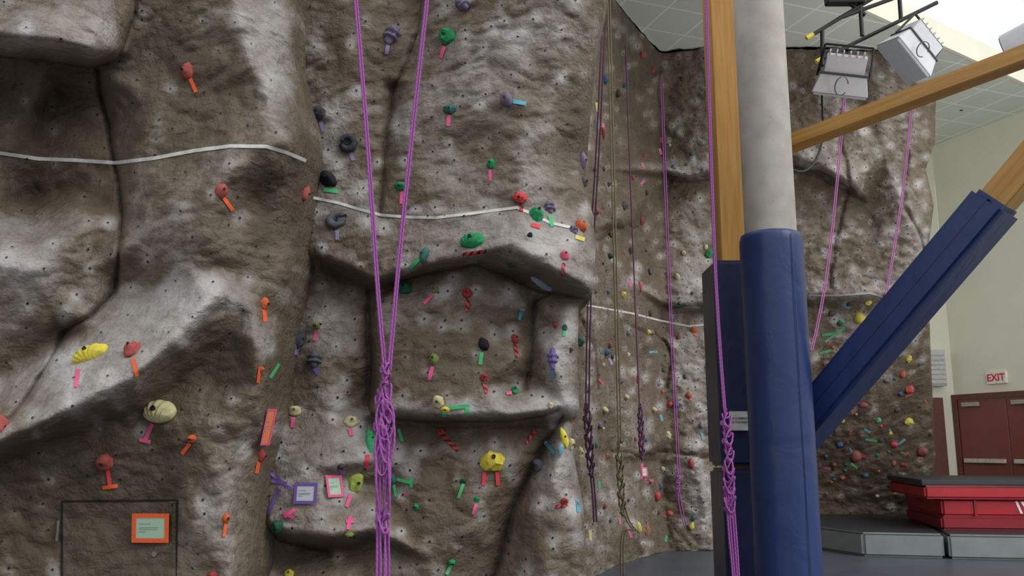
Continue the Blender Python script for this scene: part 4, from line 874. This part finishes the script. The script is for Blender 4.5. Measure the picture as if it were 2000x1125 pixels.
def flood(px, py, w, rotz, tilt, lab, roll=0):
    c = at(px, py, YR-.2); root = empty("flood_light", c)
    root.rotation_euler = (tilt, roll, rotz); s = w
    def box(name, poly, mat):
        o = mk(name, poly, [(0, 1, 3, 2), (4, 6, 7, 5), (0, 4, 5, 1), (2, 3, 7, 6), (0, 2, 6, 4), (1, 5, 7, 3)], mat, parent=root)
        bm = bmesh.new(); bm.from_mesh(o.data); bmesh.ops.recalc_face_normals(bm, faces=bm.faces); bmesh.ops.bevel(bm, geom=list(bm.edges), offset=.008*s, segments=2, affect='EDGES'); bm.to_mesh(o.data); bm.free(); return o
    def fr(x0, x1, y0, y1, z0, z1, k=1): return [(x*(k if z == z0 else 1)*s, y*(k if z == z0 else 1)*s, z*s) for z in (z0, z1) for y in (y0, y1) for x in (x0, x1)]
    box("reflector_hood", fr(-.28, .28, -.17, .17, -.24, .02, 1.25), M_WLT)
    box("housing", fr(-.25, .25, -.15, .15, .02, .24), M_WLT)
    box("lens", fr(-.33, .33, -.2, .2, -.275, -.24), M_LENS)
    box("rim", fr(-.3, .3, -.19, .19, .0, .03), M_SLOT)
    for i in range(6): box("cooling_fin", fr(-.22+i*.085-.008, -.22+i*.085+.008, -.16, .16, .24, .3), M_WLT)
    for sx in (-1, 1):
        o = cyl_between("bracket", (sx*.33*s, 0, -.05*s), (sx*.3*s, 0, .36*s), .016*s, M_BLKS, 8, parent=root)
    cyl_between("bracket", (-.3*s, 0, .36*s), (.3*s, 0, .36*s), .016*s, M_BLKS, 8, parent=root)
    cu = [Vector((.05*math.cos(t)*s*1.6, -.26*s, (.12*math.sin(t)-.12)*s)) for t in np.linspace(.3, 5.6, 14)]
    V = []; Fc = []
    for p in cu:
        for q in range(5): V.append(p+Vector((math.cos(q*1.2566), math.sin(q*1.2566), 0))*.009*s)
    for i in range(len(cu)-1):
        for q in range(5): Fc.append((i*5+q, i*5+(q+1) % 5, (i+1)*5+(q+1) % 5, (i+1)*5+q))
    mk("cable", V, Fc, M_SLOT, parent=root, smooth=True)
    setp(root, lab, "flood light", "floodlights on the rig"); return root
flood(1648, 145, .78, math.radians(-16), math.radians(30), "white box floodlight with looped cable on the rig", math.radians(14))
flood(1784, 95, .78, math.radians(25), math.radians(12), "white box floodlight tilted sideways on the rig", math.radians(40))
# black cable from rig
P = [at(1606, 100, 8.7), at(1604, 200, 8.7), at(1610, 270, 8.6), at(1590, 325, 8.4), at(1560, 340, 8.2), at(1520, 315, 7.9), at(1500, 280, 7.6)]
c = rope("power_cable", [P], .011, M_BLKS, "thin black power cable drooping from the lighting rig", "cables"); c["category"] = "cable"; del c["group"]
# ceiling cylinder light
cl = at(1876, 200, 14.0); root = empty("ceiling_downlight", (cl.x, cl.y, 6.95)); bpy.context.view_layer.update()
ch(lathe("housing", (cl.x, cl.y), [(.155, cl.z-.13), (.165, cl.z-.12), (.165, cl.z+.1), (.155, cl.z+.13)], M_WLT, 32), root); ch(lathe("lens", (cl.x, cl.y), [(.12, cl.z-.14), (.13, cl.z-.128)], M_MBLK, 32), root)
ch(cyl_between("stem", (cl.x, cl.y, cl.z+.12), (cl.x, cl.y, 6.95), .03, M_WLT), root); setp(root, "white cylindrical downlight hanging from the tiled ceiling", "ceiling light")
q0 = at(1958, 88, 10.2); q1 = at(2010, 66, 10.0); root = empty("spotlight", q0); bpy.context.view_layer.update()
ch(cyl_between("lamp_body", q0, q1, .12, M_WLT, 24, r2=.15), root); ch(cyl_between("lens", q0-(q1-q0).normalized()*.012, q0, .1, M_SLOT, 24), root); ch(cyl_between("bracket", q1, q1+Vector((.1, 0, .9)), .02, M_WLT), root)
setp(root, "pale grey round spotlight mounted near the skylight", "spotlight")

# ------------------------------------------------------------ light
w = bpy.data.worlds.new("world"); S.world = w; w.use_nodes = True; nt = w.node_tree; bg = nt.nodes['Background']
tc = nt.nodes.new('ShaderNodeTexCoord'); sx = nt.nodes.new('ShaderNodeSeparateXYZ'); nt.links.new(tc.outputs['Generated'], sx.inputs[0])
rp = nt.nodes.new('ShaderNodeValToRGB'); rp.color_ramp.elements[0].position = .0; rp.color_ramp.elements[0].color = (.42, .42, .41, 1); rp.color_ramp.elements[1].position = .42; rp.color_ramp.elements[1].color = (1.0, 1.01, 1.02, 1)
nt.links.new(sx.outputs['Z'], rp.inputs['Fac']); nt.links.new(rp.outputs[0], bg.inputs['Color']); bg.inputs['Strength'].default_value = 1.02
sn = bpy.data.lights.new("sun", 'SUN'); sn.energy = 1.7; sn.angle = math.radians(42); sn.color = (1, .985, .955)
so = bpy.data.objects.new("sun", sn); COL.objects.link(so); so.rotation_euler = Vector((-.66, .40, -.64)).to_track_quat('-Z', 'Y').to_euler()
# added fill lamp without a fixture, brightens the ceiling and exit wall
al = bpy.data.lights.new("ceiling_fill", 'AREA'); al.energy = 160; al.size = 4; al.color = (1, .99, .96)
ao = bpy.data.objects.new("ceiling_fill", al); COL.objects.link(ao); ao.location = (6.5, 6.5, 3.0); ao.rotation_euler = (Vector((6.8, 13, 7.4))-ao.location).to_track_quat('-Z', 'Y').to_euler()
